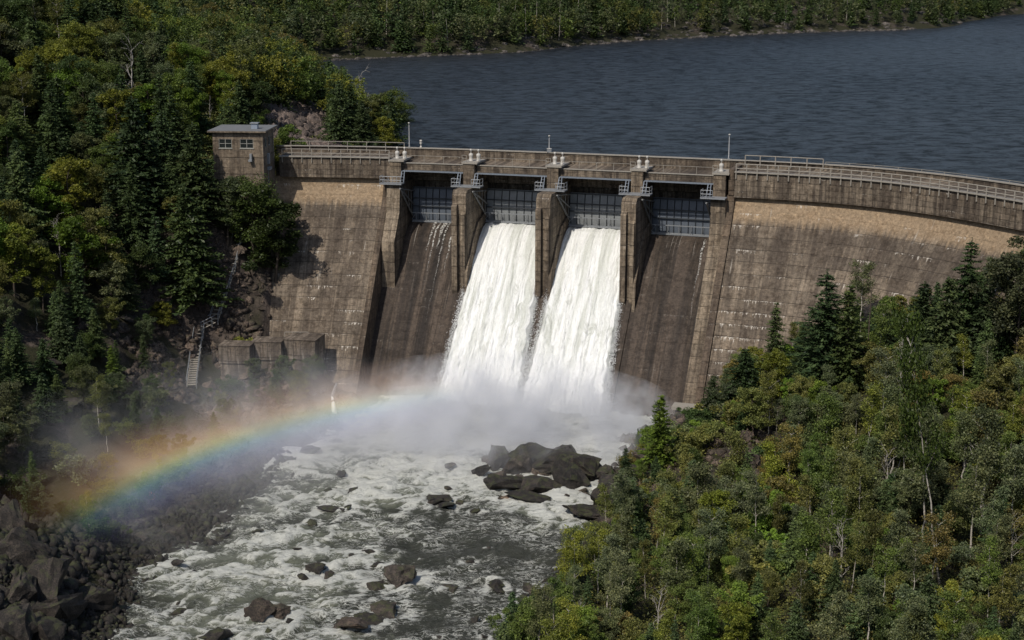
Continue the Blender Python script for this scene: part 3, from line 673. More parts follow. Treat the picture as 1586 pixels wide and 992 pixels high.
grassf = T.m('MULTIPLY', T.ss(T.m('ADD', c3, T.m('MULTIPLY', a, .4)), .52, .66), T.ss(nz, .45, .75))
colg = T.mix(grassf, rock, soil)
damp = T.ss(pz, .2, 2.2, .75, 0)
colg = T.mix(damp, colg, T.mix(1.0, rock, (.45, .45, .46), 'MULTIPLY'))
T.set(T.b.inputs['Base Color'], colg); T.b.inputs['Roughness'].default_value = .92; T.b.inputs['Specular IOR Level'].default_value = .2
T.bump(T.m('ADD', T.m('MULTIPLY', a, .6), T.m('MULTIPLY', b, .5)), 1.0, .5)
tag(grid_mesh('ground', GX, GY, GZ, T.mat), kind='structure')

# ------------------------------------------------------------------ lake
T = NT('lake_water'); pos = T.n('NewGeometry').outputs['Position']; sp = T.n('SeparateXYZ', {0: pos}); X, Y = sp.outputs[0], sp.outputs[1]
wv = T.vec(T.m('MULTIPLY', X, .22), T.m('MULTIPLY', Y, .30)); n1 = T.noise(wv, 1.0, 7, .7, .5)
n2 = T.noise(T.vec(T.m('MULTIPLY', X, .05), T.m('MULTIPLY', Y, .035)), 1.0, 4, .6, .5); n3 = T.noise(T.vec(T.m('MULTIPLY', X, 1.0), T.m('MULTIPLY', Y, 1.5)), 1.0, 4, .6, .4)
n4 = T.noise(T.vec(T.m('MULTIPLY', X, .008), T.m('MULTIPLY', Y, .004)), 1.0, 4, .55, .5)
colw = T.mix(T.ss(n1, .36, .66), (.004, .005, .008), (.044, .051, .062)); colw = T.mix(T.ss(n2, .35, .65, 0, .6), colw, (.012, .014, .018))  # ripple sheen of the sky painted into the water colour by wave noise
colw = T.mix(T.ss(n4, .35, .65, 0, .45), colw, (.042, .048, .056))
T.b.inputs['Specular Tint'].default_value = (1, .96, .92, 1)
T.set(T.b.inputs['Base Color'], colw); T.b.inputs['Roughness'].default_value = .28; T.b.inputs['IOR'].default_value = 1.33
T.set(T.b.inputs['Specular IOR Level'], T.m('MULTIPLY', T.ss(T.m('ADD', T.m('MULTIPLY', n1, .7), T.m('MULTIPLY', n3, .3)), .44, .56, .03, .60), T.ss(T.m('ADD', T.m('MULTIPLY', n4, .6), T.m('MULTIPLY', n2, .4)), .38, .62, .55, 1.15)))  # reflection strength varied by noise, standing in for wave facets
T.bump(T.m('ADD', T.m('ADD', T.m('MULTIPLY', n1, 1.2), T.m('MULTIPLY', n3, .35)), T.m('MULTIPLY', n2, .8)), 1.0, 1.0)
m = MB(); ex = [D(s, -6.8, LAKE) for s in np.linspace(S_LEFT-3, S_RIGHT, 40)]
lk = ex+[(1100, 150, LAKE), (1500, 1600, LAKE), (-300, 1600, LAKE), (-300, 420, LAKE), (-40, 232, LAKE)]
# bays: water stands up to the gates too
m.face(lk)
for (a, b) in BAYS: m.face([D(a, -6.85, LAKE), D(a, -4.9, LAKE), D(b, -4.9, LAKE), D(b, -6.85, LAKE)])
o = m.build('lake', T.mat); tag(o, kind='structure')

# ------------------------------------------------------------------ river
RIV = [(272, 872, 22, 'small dark rock in the foam near the bouldery shore'), (490, 880, 34, 'rounded dark boulder in the foaming rapids'), (507, 893, 22, 'low rock tucked beside the rounded boulder'), (612, 893, 60, 'wide angular rock in the middle of the rapids'), (585, 905, 34, 'flat rock beside the wide angular one'), (690, 782, 40, 'low rock barely above the water'),
       (668, 775, 46, 'flat dark rock washed over in mid river'), (528, 738, 18, 'small round rock in the foam under the spray'), (698, 726, 20, 'small dark rock at the edge of the spray'), (400, 950, 44, 'brown boulder in the white water near the frame bottom'), (432, 945, 34, 'brown rock touching the brown boulder'), (548, 968, 44, 'pale brown split boulder near the frame bottom'), (527, 962, 30, 'dark boulder behind the split one'), (575, 950, 44, 'low dark rock ledge behind the split boulder'), (600, 940, 50, 'flat wet ledge downstream of the wide rock'),
       (772, 722, 46, 'tallest rock of the islet in the spray'), (800, 732, 44, 'rounded rock next to the tallest islet rock'), (828, 722, 60, 'wide rock at the back of the islet'), (862, 730, 70, 'big rock at the centre of the islet'), (905, 738, 70, 'big rock at the channel end of the islet'), (880, 718, 50, 'upper rock at the back of the islet'), (930, 742, 36, 'small rock at the tip of the islet'), (790, 755, 60, 'low shelf rock in front of the islet'), (840, 755, 70, 'long shelf rock in front of the islet'), (880, 748, 60, 'broken rock filling the islet front'), (740, 735, 34, 'small rock leading the islet'), (820, 772, 50, 'submerged shelf rock off the islet'),
       (925, 790, 70, 'long flat rock jutting from the wooded bank'), (955, 782, 60, 'dark rock at the root of the jutting ledge'), (905, 795, 34, 'rock tip pointing into the channel'), (985, 760, 50, 'dark rock below the tiny lone spruce'), (970, 800, 50, 'rock under the trees at the channel'), (1000, 740, 46, 'brown rock between the two small spruces'),
       (430, 690, 56, 'large rock with water spilling over its top'), (462, 690, 52, 'large rounded rock beside the spilling one'), (480, 705, 30, 'rock at the water edge of the spilling pair'), (170, 828, 16, 'round pale rock on the rubble shore'), (700, 905, 30, 'low wet rock in the darker water'), (770, 905, 28, 'low rock near the wooded shore'), (515, 790, 40, 'low washed rock in the grey current'), (340, 985, 40, 'wet rock at the frame bottom'), (820, 905, 24, 'wet stone beside the shore trees')]
_rr = random.Random(21); ISL = [(_rr.uniform(752, 938), _rr.uniform(712, 776), _rr.uniform(.55, 1.5)) for _ in range(48)]
MORE = []
while len(MORE) < 34:
    q = (_rr.uniform(230, 940), _rr.uniform(725, 988), _rr.uniform(.3, .95)); p_ = pix(q[0], q[1], z=.2)
    if p_[0] > -36+.15*(150-p_[1])*(p_[1] < 150) and (q[0] < 900-(q[1]-780)*.55): MORE.append(q)
WK = []
for (px, py, wp, lb) in RIV:
    P = pix(px, py, z=.5); WK.append((P[0], P[1], wp/F*math.hypot(P[1], CAMZ)*.6))
for q in ISL+MORE:
    P = pix(q[0], q[1], z=.5); WK.append((P[0], P[1], q[2]))
rx = np.arange(-64, 34, .27); ry = np.concatenate([np.arange(40, 118, 1.2), np.arange(118, 203, .27)])
RX, RY = np.meshgrid(rx, ry, indexing='ij')
wx = RX+3.0*fbm(RX/8, RY/8, 3)+1.1*fbm(RX/2.4+5, RY/2.4, 3); wy = RY+3.0*fbm(RX/8+31, RY/8+4, 3)+1.1*fbm(RX/2.4+3, RY/2.4+8, 3)
big = fbm(wx/11+2, wy/8, 3); rid = 1-np.abs(fbm(wx/6.2+wy/9, wy/2.3-wx/16, 4))*3.0; rid2 = 1-np.abs(fbm(wx/3.0+7, wy/1.05+3-wx/9, 3))*2.8; hmp = fbm(wx/3.0+13, wy/2.2+5, 3)
foot = sstep(168, 184, RY+.12*RX)*sstep(-27, -17, RX+.35*(190-RY))            # foaming pool under the falls
mid = np.exp(-((RY+.25*RX-168)/9)**2)*sstep(12, 2, RX)
streamx = np.interp(RY, [110, 125, 135, 148, 160, 172, 185], [-27, -28, -27, -21, -17, -12, -4]); band = np.exp(-((RX-streamx)/11.5)**2)
strm2 = np.exp(-((RX-np.interp(RY, [125, 150, 158, 166, 176, 190], [-12, 0, 4, 8, 13, 15]))/3.4)**2)*sstep(146, 158, RY)
patch = np.exp(-(((RX+4)/6)**2+((RY-137)/3.5)**2))*.6+np.exp(-(((RX-1)/7)**2+((RY-160)/3)**2))*.7+np.exp(-(((RX+31)/8)**2+((RY-146)/6)**2))*.7+np.exp(-(((RX+14)/9)**2+((RY-128)/4)**2))*.4
calm = sstep(-16, 2, RX)*sstep(158, 146, RY)*.4+np.exp(-(((RX+8)/9)**2+((RY-158)/6)**2))*.35
islet = np.exp(-(((RX-7)/8)**2+((RY-171)/4)**2)); dens = .06-.40*islet+.58*band+.45*strm2-calm+1.0*foot+.42*mid+big*.75+patch*.6
rid3 = 1-np.abs(fbm(wx/8.5+20, wy/1.6+11-wx/14, 4))*3.2; foam = sstep(.88, 1.80, dens*.80+.50*rid+.42*rid2+.45*rid3+.3*hmp)
wake = np.zeros_like(RX); dry = np.zeros_like(RX)
for (x0, y0, s0) in WK:
    m_ = (np.abs(RX-x0) < 7*s0+2) & (np.abs(RY-y0) < 12*s0+2); dx = RX[m_]-x0+.25*(y0-RY[m_]); dy = y0-RY[m_]; dr = np.hypot(RX[m_]-x0, dy)/s0
    wake[m_] = np.maximum(wake[m_], np.exp(-((dr-1.35)/.38)**2)*.75*(dy < s0*.8)+np.exp(-((np.abs(dx)-.75*s0-.12*dy)/(.35*s0+.1))**2)*sstep(-s0, 0, dy)*np.exp(-np.maximum(dy, 0)/(4.2*s0))*.9)
    dry[m_] = np.maximum(dry[m_], np.exp(-(dx/(.6*s0))**2)*sstep(.3*s0, 1.2*s0, dy)*np.exp(-np.maximum(dy, 0)/(3*s0))*.5)
foam = np.clip(foam*(1-dry)+wake*(.35+.5*rid2.clip(-.6, .9)), 0, 1)
milk = sstep(.1, 1.0, dens+.25*rid)
step = sstep(0, 1, (RY-134)/8)*.25+sstep(0, 1, (RY-150)/9)*.3
RZ = step*.9-.25+.65*fbm(wx/6, wy/3.6, 3)+.42*hmp+.10*rid3+(.22*rid+.12*rid2)*(.3+np.clip(dens, 0, 1))+.15*np.clip(foam, 0, 1)+foot*.5+.3*fbm(wx/1.6+3, wy/1.1+8, 3)*(.4+.6*np.clip(dens, 0, 1))
T = NT('river_water'); at = T.n('Attribute', attribute_name='foam').outputs['Fac']; pos = T.n('NewGeometry').outputs['Position']
posa = T.n('VectorMath', {0: pos, 1: (.5, 1.25, 1.0)}, operation='MULTIPLY').outputs[0]; f1 = T.noise(posa, 1.3, 7, .70, 1.2); f2 = T.noise(pos, 4.0, 5, .75, .8)
ff = T.m('ADD', at, T.m('MULTIPLY', T.m('SUBTRACT', f1, .5), .9)); ff = T.m('ADD', ff, T.m('MULTIPLY', T.m('SUBTRACT', f2, .5), .35))
mk = T.n('Attribute', attribute_name='milk').outputs['Fac']; fil = T.m('ABSOLUTE', T.m('SUBTRACT', T.noise(T.n('VectorMath', {0: pos, 1: (.55, 1.5, 1.0)}, operation='MULTIPLY').outputs[0], .8, 6, .7, 1.4), .5)); fils = T.m('MULTIPLY', T.ss(fil, .045, .0), T.ss(T.noise(pos, .16, 3), .35, .6, .35, 1.0)); ff = T.m('ADD', ff, T.m('MULTIPLY', fils, .75)); fm = T.ss(ff, .34, .92); md = T.ss(T.m('ADD', mk, T.m('MULTIPLY', T.m('SUBTRACT', f1, .5), .8)), .15, .95)
deep = T.mix(T.noise(pos, .3, 4), (.026, .029, .024), (.080, .084, .066)); cc = T.mix(T.m('MULTIPLY', md, .8), deep, (.20, .215, .165)); cc = T.mix(fm, cc, (.64, .65, .60))
T.set(T.b.inputs['Base Color'], cc); T.set(T.b.inputs['Roughness'], T.m('ADD', .16, T.m('MULTIPLY', fm, .6))); T.b.inputs['IOR'].default_value = 1.33
T.bump(T.m('ADD', T.m('MULTIPLY', f1, .7), T.m('MULTIPLY', f2, .35)), 1.0, .6)
o = grid_mesh('river', RX, RY, RZ, T.mat, True, {'foam': foam, 'milk': milk}); tag(o, kind='structure')

# ------------------------------------------------------------------ falling water
T = NT('white_falling_water'); uv = T.n('UVMap'); sp = T.n('SeparateXYZ', {0: uv.outputs[0]}); u, v = sp.outputs[0], sp.outputs[1]
uw = T.m('ADD', u, T.m('MULTIPLY', T.noise(T.vec(u, T.m('MULTIPLY', v, .3)), .7, 3), .7))
s1 = T.noise(T.vec(T.m('MULTIPLY', uw, 1.1), T.m('MULTIPLY', v, .075)), 1.0, 5, .6, .4); s2 = T.noise(T.vec(T.m('MULTIPLY', uw, 4.5), T.m('MULTIPLY', v, .35)), 1.0, 5, .65, .5)
s3 = T.noise(T.vec(uw, T.m('MULTIPLY', v, .42), 3.0), .62, 5, .66, 1.0)
top = T.ss(v, 12, 20)                    # clearer streaks high up, froth lower down
c = T.mix(T.ss(s1, .36, .58), (.66, .68, .63), (.93, .94, .92)); c = T.mix(T.m('MULTIPLY', T.ss(s2, .52, .68), .45), c, (.60, .62, .56))
c = T.mix(T.m('MULTIPLY', T.ss(s3, .52, .66), T.m('SUBTRACT', .72, T.m('MULTIPLY', top, .45))), c, (.46, .48, .42))
s4 = T.noise(T.n('NewGeometry').outputs['Position'], 3.5, 5, .75)
c = T.mix(1.0, c, T.mix(T.ss(s4, .3, .7), (.93, .93, .93), (1.04, 1.04, 1.04)), 'MULTIPLY')
c = T.mix(T.ss(v, 11, 2.0, 0, .8), c, (.88, .89, .89))
T.set(T.b.inputs['Base Color'], c); T.b.inputs['Roughness'].default_value = .55
T.bump(T.m('ADD', T.m('ADD', T.m('MULTIPLY', s1, .5), T.m('MULTIPLY', s2, .6)), T.m('ADD', T.m('MULTIPLY', s3, .5), T.m('MULTIPLY', s4, .22))), .9, .4)
M['fall'] = T.mat
chz = sorted([(q[0], q[1]) for q in CH])
def leaf_q(C, size, g):
    A = g.normal(size=(len(C), 3)); A[:, 2] -= .6; A /= np.linalg.norm(A, axis=1)[:, None]; B = np.cross(A, g.normal(size=(len(C), 3))); B /= np.linalg.norm(B, axis=1)[:, None]; z = size[:, None]
    return np.stack([C-A*z*1.3, C+B*z, C+A*z*1.3, C-B*z], 1)
def fall(i, label):
    a, b = BAYS[i]; ns, nl = 110, 340
    L = np.linspace(-4.25, 17.6, nl); S = np.linspace(a-.05, b+.05, ns); SS, LL = np.meshgrid(S, L, indexing='ij')
    zc = np.interp(LL, [q[0] for q in chz], [q[1] for q in chz]); t = (LL+4.25)/21.85
    wid = 1.05*t**2.0+fbm(LL*.9+i*5, SS*0+np.sign(SS-(a+b)/2)*7, 4)*.55*(.15+t); mid = (a+b)/2; SSw = mid+(SS-mid)*(1+wid/(b-a)*2)
    th = .42+.55*t+.5*t*t
    st = fbm(SS*1.1+i*20, LL*.10, 3); fr = fbm(SS*.9+i*9, LL*.55-t*3, 4); fr2 = fbm(SS*2.6, LL*1.6, 3)
    disp = th+st*.32+fr*(.05+.55*t)+fr2*(.02+.20*t)
    edge = np.minimum(SS-a, b-SS); disp = disp*sstep(-.1, .5, edge)+.05
    nr, nz_ = .62, .78
    x, y, z = D(SSw+fr*.25*t, LL+disp*nr, zc+disp*nz_)
    z = np.maximum(z, -.6)
    mb = MB(); P = np.stack([x, y, z], -1); UV = np.stack([SS, zc], -1); mb.grid(P.tolist(), UV.tolist())
    g = np.random.default_rng(60+i); nq = 14000; tt = g.random(nq)**.6; Lq = -3.9+tt*21.6; side = g.random(nq) < .93
    wq = .95*tt**2; Sq = np.where(side, np.where(g.random(nq) < .5, a-wq, b+wq)+g.normal(0, .10+.30*tt, nq), g.uniform(a, b, nq)); zq = np.interp(Lq, [q[0] for q in chz], [q[1] for q in chz])
    up_ = np.abs(g.normal(0, 1, nq))*(.10+.5*tt)*np.where(side, 1, .6)+.25+1.0*tt*(~side); X_, Y_, Z_ = D(Sq, Lq+up_*.62, zq+up_*.78); Q = leaf_q(np.stack([X_, Y_, Z_], -1), .022+.045*tt, g)
    n0 = len(mb.v)
    for q4 in Q.reshape(-1, 3).tolist(): mb.v.append(tuple(q4))
    for k in range(nq): mb.f.append([n0+4*k, n0+4*k+1, n0+4*k+2, n0+4*k+3]); mb.m.append(0)
    mb.uv += [(0.0, 2.0)]*(4*nq)
    o = mb.build('waterfall', M['fall'], None, True); tag(o, label, 'waterfall', 'white torrents down the spillway')
fall(1, 'white torrent nearer the control house pouring down the spillway')
fall(2, 'white torrent nearer the curved face pouring down the spillway')
# thin trickles on chute 1 and 4
T = NT('thin_trickling_water'); T.t.nodes.remove(T.b); g = T.n('TexCoord').outputs['Object']; df = T.n('BsdfDiffuse', {'Color': (.62, .61, .57)}); tp = T.n('BsdfTransparent')
v_ = T.n('SeparateXYZ', {0: g}).outputs[2]; al = T.m('MULTIPLY', T.ss(T.noise(g, 3.0, 5, .75), .42, .6), T.ss(v_, 16, 22.6, .25, .85)); mx = T.n('MixShader', {0: al, 1: tp.outputs[0], 2: df.outputs[0]}); T.t.links.new(mx.outputs[0], T.out.inputs[0]); M['trickle'] = T.mat
def trickle(s, r0, r1, w, label):
    L = np.linspace(r0, r1, 40); mb = MB(); wob = np.array([fbm(np.array(s*3.1), np.array(l*.5), 2) for l in L])*.35
    ww = w*np.interp(L, [r0, r0+.6, r1], [.4, 1.0, .15]); P = []
    for k in (-.5, 0, .5):
        P.append([D(s+wob[j]+ww[j]*k, L[j]+(.07 if k else .12), float(np.interp(L[j], [q[0] for q in chz], [q[1] for q in chz]))+(.07 if k else .12)) for j in range(40)])
    mb.grid(P, [[(k, L[j]) for j in range(40)] for k in range(3)])
    tag(mb.build('trickle', M['trickle'], None, True), label, 'water trickle', 'thin trickles on the dry chutes')
a, b = BAYS[0]
for k, (q, r1, ww) in enumerate([(.42, 1.5, .5), (.5, 6, .3), (.58, 1.2, .7), (.66, 9, .28), (.78, 4, .5), (.9, 2.2, .6)]):
    trickle(a+(b-a)*q, -3.6, r1, ww, 'thin white trickle number %s from the house on the dry chute beside it' % ('first', 'second', 'third', 'fourth', 'fifth', 'sixth')[k] if False else ['short pale trickle at the middle of the dry chute by the house', 'long thin trickle left of centre on the dry chute by the house', 'wide short trickle on the dry chute by the house', 'longest thin trickle down the dry chute by the house', 'bright trickle near the pier on the dry chute by the house', 'trickle hugging the pier on the dry chute by the house'][k])
a, b = BAYS[3]; trickle(a+(b-a)*.86, -2.6, 7, .35, 'curved pale trickle on the dry chute by the curved face')
# small jet from the rock left of the foot
j0 = pix(514, 615, Y=192.0); mb = MB(); pts = [(j0[0]+.05*k, j0[1]-.12*k, j0[2]-.03*k*k*1.2) for k in range(12)]
mb.tube(pts, [.09+.035*k for k in range(12)], 8); o = mb.build('water_jet', M['fall'], None, True); tag(o, 'small white jet of water spouting below the short sloping face', 'water jet')
mb = MB(); mb.tube([(j0[0]-.1, j0[1]+6, j0[2]+.05), (j0[0], j0[1]+.05, j0[2])], .2, 8); tag(mb.build('drain_pipe', M['steel']), 'drain pipe end behind the small water jet', 'drain pipe')

# ------------------------------------------------------------------ mist + rainbow
def mist(name, c, rad, dens, sc_, col=(.93, .95, 1.0), em=.0, rot=0, pw=1.6, thr=.38, bil=1.1):
    T = NT('spray_'+name); T.t.nodes.remove(T.b)
    ob = T.n('TexCoord').outputs['Object']; ln = T.n('VectorMath', {0: ob}, operation='LENGTH').outputs['Value']
    pos = T.n('NewGeometry').outputs['Position']; nn = T.noise(pos, sc_, 5, .62, .6); nb = T.noise(pos, sc_*.55, 4, .6, .8)
    ln = T.m('ADD', ln, T.m('MULTIPLY', T.m('SUBTRACT', nb, .5), bil)); fall_ = T.m('POWER', T.m('MINIMUM', T.m('MAXIMUM', T.m('SUBTRACT', 1.0, ln), 0.0), 1.0), pw)
    d = T.m('MULTIPLY', T.m('MULTIPLY', fall_, T.ss(nn, thr, .68, .12, 1.6)), dens)
    vs = T.n('VolumePrincipled', {'Color': col, 'Density': d, 'Anisotropy': -.15}); 
    T.set(vs.inputs['Emission Strength'], T.m('MULTIPLY', d, em)); vs.inputs['Emission Color'].default_value = (.9, .93, 1, 1)  # faint emission stands in for light scattered repeatedly inside the spray
    T.t.links.new(vs.outputs[0], T.out.inputs['Volume'])
    me = bpy.data.meshes.new(name); import bmesh; bm = bmesh.new(); bmesh.ops.create_icosphere(bm, subdivisions=3, radius=1.0); bm.to_mesh(me); bm.free(); me.materials.append(T.mat)
    o = bpy.data.objects.new(name, me); COL.objects.link(o); o.location = c; o.scale = rad; o.rotation_euler = (0, 0, rot); tag(o, kind='stuff')
    return o
mist('mist', (-3, 184, .5), (28, 16, 11.5), .68, .22, em=.03, pw=1.45)
mist('mist', (-14, 178, 1.0), (24, 18, 7), .10, .12, em=.02)
mist('mist', (-31, 176, 4), (27, 23, 13), .055, .07, em=.02)
mist('mist', (-38, 158, 4), (26, 24, 13), .03, .06, em=.02)

def rainbow():
    T = NT('rainbow_light'); T.t.nodes.remove(T.b); uv = T.n('UVMap'); sp = T.n('SeparateXYZ', {0: uv.outputs[0]}); u, v = sp.outputs[0], sp.outputs[1]
    rp = T.n('ValToRGB'); T.set(rp.inputs[0], v); cr = rp.color_ramp
    stops = [(0, (0, 0, 0)), (.12, (.02, .02, .05)), (.24, (.05, .07, .12)), (.33, (.06, .125, .155)), (.40, (.11, .155, .09)), (.47, (.21, .18, .06)), (.56, (.22, .125, .045)), (.68, (.13, .068, .028)), (.84, (.05, .026, .012)), (1, (0, 0, 0))]
    cr.elements[0].position = 0; cr.elements[0].color = (0, 0, 0, 1); cr.elements[1].position = 1; cr.elements[1].color = (0, 0, 0, 1)
    for p, c in stops[1:-1]: e = cr.elements.new(p); e.color = (*c, 1)
    al = T.m('MULTIPLY', T.ss(u, 0, .32), T.ss(u, .97, .70)); pos = T.n('NewGeometry').outputs['Position']
    al = T.m('MULTIPLY', al, T.ss(T.noise(pos, .12, 4, .6), .25, .7, .55, 1.15))
    em = T.n('Emission', {'Color': rp.outputs[0], 'Strength': T.m('MULTIPLY', al, 1.0)}); tr = T.n('BsdfTransparent'); ad = T.n('AddShader', {0: em.outputs[0], 1: tr.outputs[0]})
    T.t.links.new(ad.outputs[0], T.out.inputs[0])
    A, B, C = (np.array(pix(30, 838, Y=133)), np.array(pix(400, 658, Y=159)), np.array(pix(760, 590, Y=175)))
    ab, ac = B-A, C-A; nrm = np.cross(ab, ac); nrm /= np.linalg.norm(nrm)
    # circle through the three points
    cx = np.cross(nrm, ab); cy_ = np.cross(nrm, ac); Mx = np.array([ab, ac, nrm]); rhs = np.array([ab@(A+B)/2, ac@(A+C)/2, nrm@A]); O = np.linalg.solve(Mx, rhs); rad = np.linalg.norm(A-O)
    e1 = (A-O)/rad; e2 = np.cross(nrm, e1); angC = math.atan2((C-O)@e2, (C-O)@e1)
    mb = MB(); n = 60; P = []; UV = []
    for k in range(n+1):
        t = k/n*angC; d = e1*math.cos(t)+e2*math.sin(t); hw = 8.4
        P.append([tuple(O+d*(rad+hw*(2*j/8-1)*1.0)) for j in range(9)]); UV.append([(k/n, j/8) for j in range(9)])
    up = np.array(P[30][8])[2] > np.array(P[30][0])[2]
    if not up: UV = [[(a, 1-b) for (a, b) in row] for row in UV]
    mb.grid(P, UV); o = mb.build('rainbow', T.mat, None, True); tag(o, 'faint rainbow arching through the spray over the near bank', 'rainbow')
    o.visible_shadow = True
    print('RAINBOW', O, rad)
rainbow()
# ------------------------------------------------------------------ fast ground lookup, ray to ground
def Hq(X, Y):
    X = np.asarray(X, float); Y = np.asarray(Y, float)
    i = np.clip(np.searchsorted(gx, X)-1, 0, len(gx)-2); j = np.clip(np.searchsorted(gy, Y)-1, 0, len(gy)-2)
    fx = np.clip((X-gx[i])/(gx[i+1]-gx[i]), 0, 1); fy = np.clip((Y-gy[j])/(gy[j+1]-gy[j]), 0, 1)
    return (GZ[i, j]*(1-fx)+GZ[i+1, j]*fx)*(1-fy)+(GZ[i, j+1]*(1-fx)+GZ[i+1, j+1]*fx)*fy
def ground_hit(px, py, y0=60, y1=1200):
    p = pix(px, py, Y=1.0)-np.array([0, 0, CAMZ]); ys = np.arange(y0, y1, .5); P = p[None]*ys[:, None]; P[:, 2] += CAMZ
    k = np.argmax(P[:, 2] < Hq(P[:, 0], P[:, 1])); return P[k]
def clear_view(X, Y, Z, extra=2.5):     # can the camera see the point over ground raised by `extra`
    t = np.linspace(.3, .97, 60)[:, None]; px_, py_, pz_ = X[None]*t, Y[None]*t, CAMZ+(Z[None]-CAMZ)*t
    h = Hq(px_, py_)+extra; return ~np.any(h > pz_, axis=0)

# ------------------------------------------------------------------ plants
def leaf_quads(C, size, up=.5, rng_=None, aspect=.62, dirs=None):
    n = len(C); g = rng_; N = g.normal(size=(n, 3)); N[:, 2] = np.abs(N[:, 2])+up; N /= np.linalg.norm(N, axis=1)[:, None]
    A = g.normal(size=(n, 3)) if dirs is None else dirs+g.normal(size=(n, 3))*.25
    A -= (A*N).sum(1)[:, None]*N; A /= np.linalg.norm(A, axis=1)[:, None]+1e-9; B = np.cross(N, A)
    s = (size*(.6+.8*g.random(n)))[:, None] if np.ndim(size) == 0 else (size*(.7+.6*g.random(n)))[:, None]
    bend = N*s*.18
    return np.stack([C-A*s*.5, C+B*s*aspect*.5-bend, C+A*s*.5, C-B*s*aspect*.5-bend], 1)
def limb(m, p, q, r0, r1, g, n=5, wob=.12, seg=4):
    p = np.array(p, float); q = np.array(q, float); L = np.linalg.norm(q-p); pts = [p+(q-p)*k/seg+(g.normal(size=3)*wob*L/seg if 0 < k < seg else 0) for k in range(seg+1)]
    m.tube(pts, list(np.linspace(r0, r1, seg+1)), n, cap=False); return pts
def make_broadleaf(seed, h, w, nl, lsize=.34, trunkfrac=.3, open_=.0, trunk_r=.13, kind='round'):
    g = np.random.default_rng(seed); m = MB(); lean = g.normal(size=2)*.04*h
    top = np.array([lean[0], lean[1], h*.86]); stem = limb(m, (0, 0, -.8), top, trunk_r, .03, g, 6, .08, 7)
    cl = []; nb = int(13+w*2.2)
    for k in range(nb):
        t = trunkfrac+(1-trunkfrac)*((k+.5)/nb)**.9*.93; base = np.array([lean[0]*t, lean[1]*t, h*t*.9]); a = k*2.4+g.random()*1.2
        q_ = (t-trunkfrac)/(1-trunkfrac); prof = max(.12, math.sin(math.pi*min(1, .20+.72*q_**1.15))**.9)*(.75+.5*g.random())
        rr = w*.5*prof*(.55+.55*g.random()); e = base+np.array([math.cos(a)*rr, math.sin(a)*rr, rr*(.35+.5*g.random())+h*.02])
        limb(m, base, e, trunk_r*.38*(1.15-t), .015, g, 4, .12, 3); cl.append((e, .40+.30*g.random())); 
        if rr > .9: cl.append((base+(e-base)*.6+g.normal(size=3)*.25, .45))
        if rr > 1.4: cl.append((e+g.normal(size=3)*np.array([.8, .8, .35]), .42))
    cl.append((top+np.array([0, 0, h*.06]), .5)); cl = [c for c in cl if g.random() > open_]
    sc_ = w/4.6; C = []; per = max(6, nl//len(cl))
    for (c, r) in cl:
        r = r*1.45*(w/4.2)*(.7+.7*g.random()); q = g.normal(size=(per, 3)); q /= np.linalg.norm(q, axis=1)[:, None]; q *= (g.random(per)**.45)[:, None]
        C.append(c+q*np.array([r, r, r*.62])-np.array([0, 0, .35*r])*(q[:, :1]**2+q[:, 1:2]**2))
    C = np.vstack(C); return leaf_quads(C, lsize, .7, g), m
def make_spruce(seed, h, w, dens=1.0, thin=0.0):
    g = np.random.default_rng(seed); m = MB(); m.tube([(0, 0, -.8), (0, 0, h*.5), (0, 0, h)], [.016*h+.03, .01*h+.01, .012], 6, cap=False)
    C = []; Dr = []; z = h*(.08+thin*.15); k = 0; S = []
    while z < h*.985:
        t = z/h; R_ = w*.5*(1-t)**.74*(.62+.55*g.random())+.16; nb = int(6+4*(1-t)); off = g.random()*6
        for b in range(nb):
            if g.random() < .12+thin*.4: continue
            a = off+b*2*math.pi/nb+g.normal()*.18; rr = R_*(.65+.5*g.random()); d = np.array([math.cos(a), math.sin(a), 0])
            ns = max(3, int(rr*5.2*dens)); 
            for q in range(ns):
                f = (q+.6)/ns; side = np.cross(d, [0, 0, 1]); zz = z-rr*.30*f+rr*.14*f*f
                for sg in (-1, 1, 0):
                    p = d*rr*(f+.1*(sg == 0))+np.array([0, 0, zz])+side*sg*(.10+.24*rr*(1-f)*g.random())+g.normal(size=3)*.04
                    C.append(p); Dr.append(d*.75+side*sg*.55+np.array([0, 0, -.12])); S.append(.26+.12*(1-f)+.04*rr)
            if rr > .8 and g.random() < .5: m.tube([(0, 0, z), tuple(d*rr*.8+np.array([0, 0, z-rr*.2]))], [.03, .01], 3, cap=False)
        z += h*.021*(.8+.5*g.random())+.05; k += 1
    for q in range(10): C.append(np.array([0, 0, h*(.955+.005*q)])+g.normal(size=3)*.03); Dr.append(np.array([g.normal()*.5, g.normal()*.5, 1])); S.append(.22)
    C = np.array(C); Dr = np.array(Dr); return leaf_quads(C, np.array(S), .9, g, .42, Dr), m
def branch_rec(m, p, d, L, r, g, depth, tips, spread=.55):
    q = p+d*L; pts = limb(m, p, q, r, r*.6, g, 5 if depth > 1 else 4, .14, 3)
    if depth == 0: tips.append(q); return
    for k in range(2+int(g.random() < .45)):
        nd = d+g.normal(size=3)*spread; nd[2] += .18; nd /= np.linalg.norm(nd); branch_rec(m, q if k else pts[2], nd, L*(.55+.25*g.random()), r*.58, g, depth-1, tips, spread)
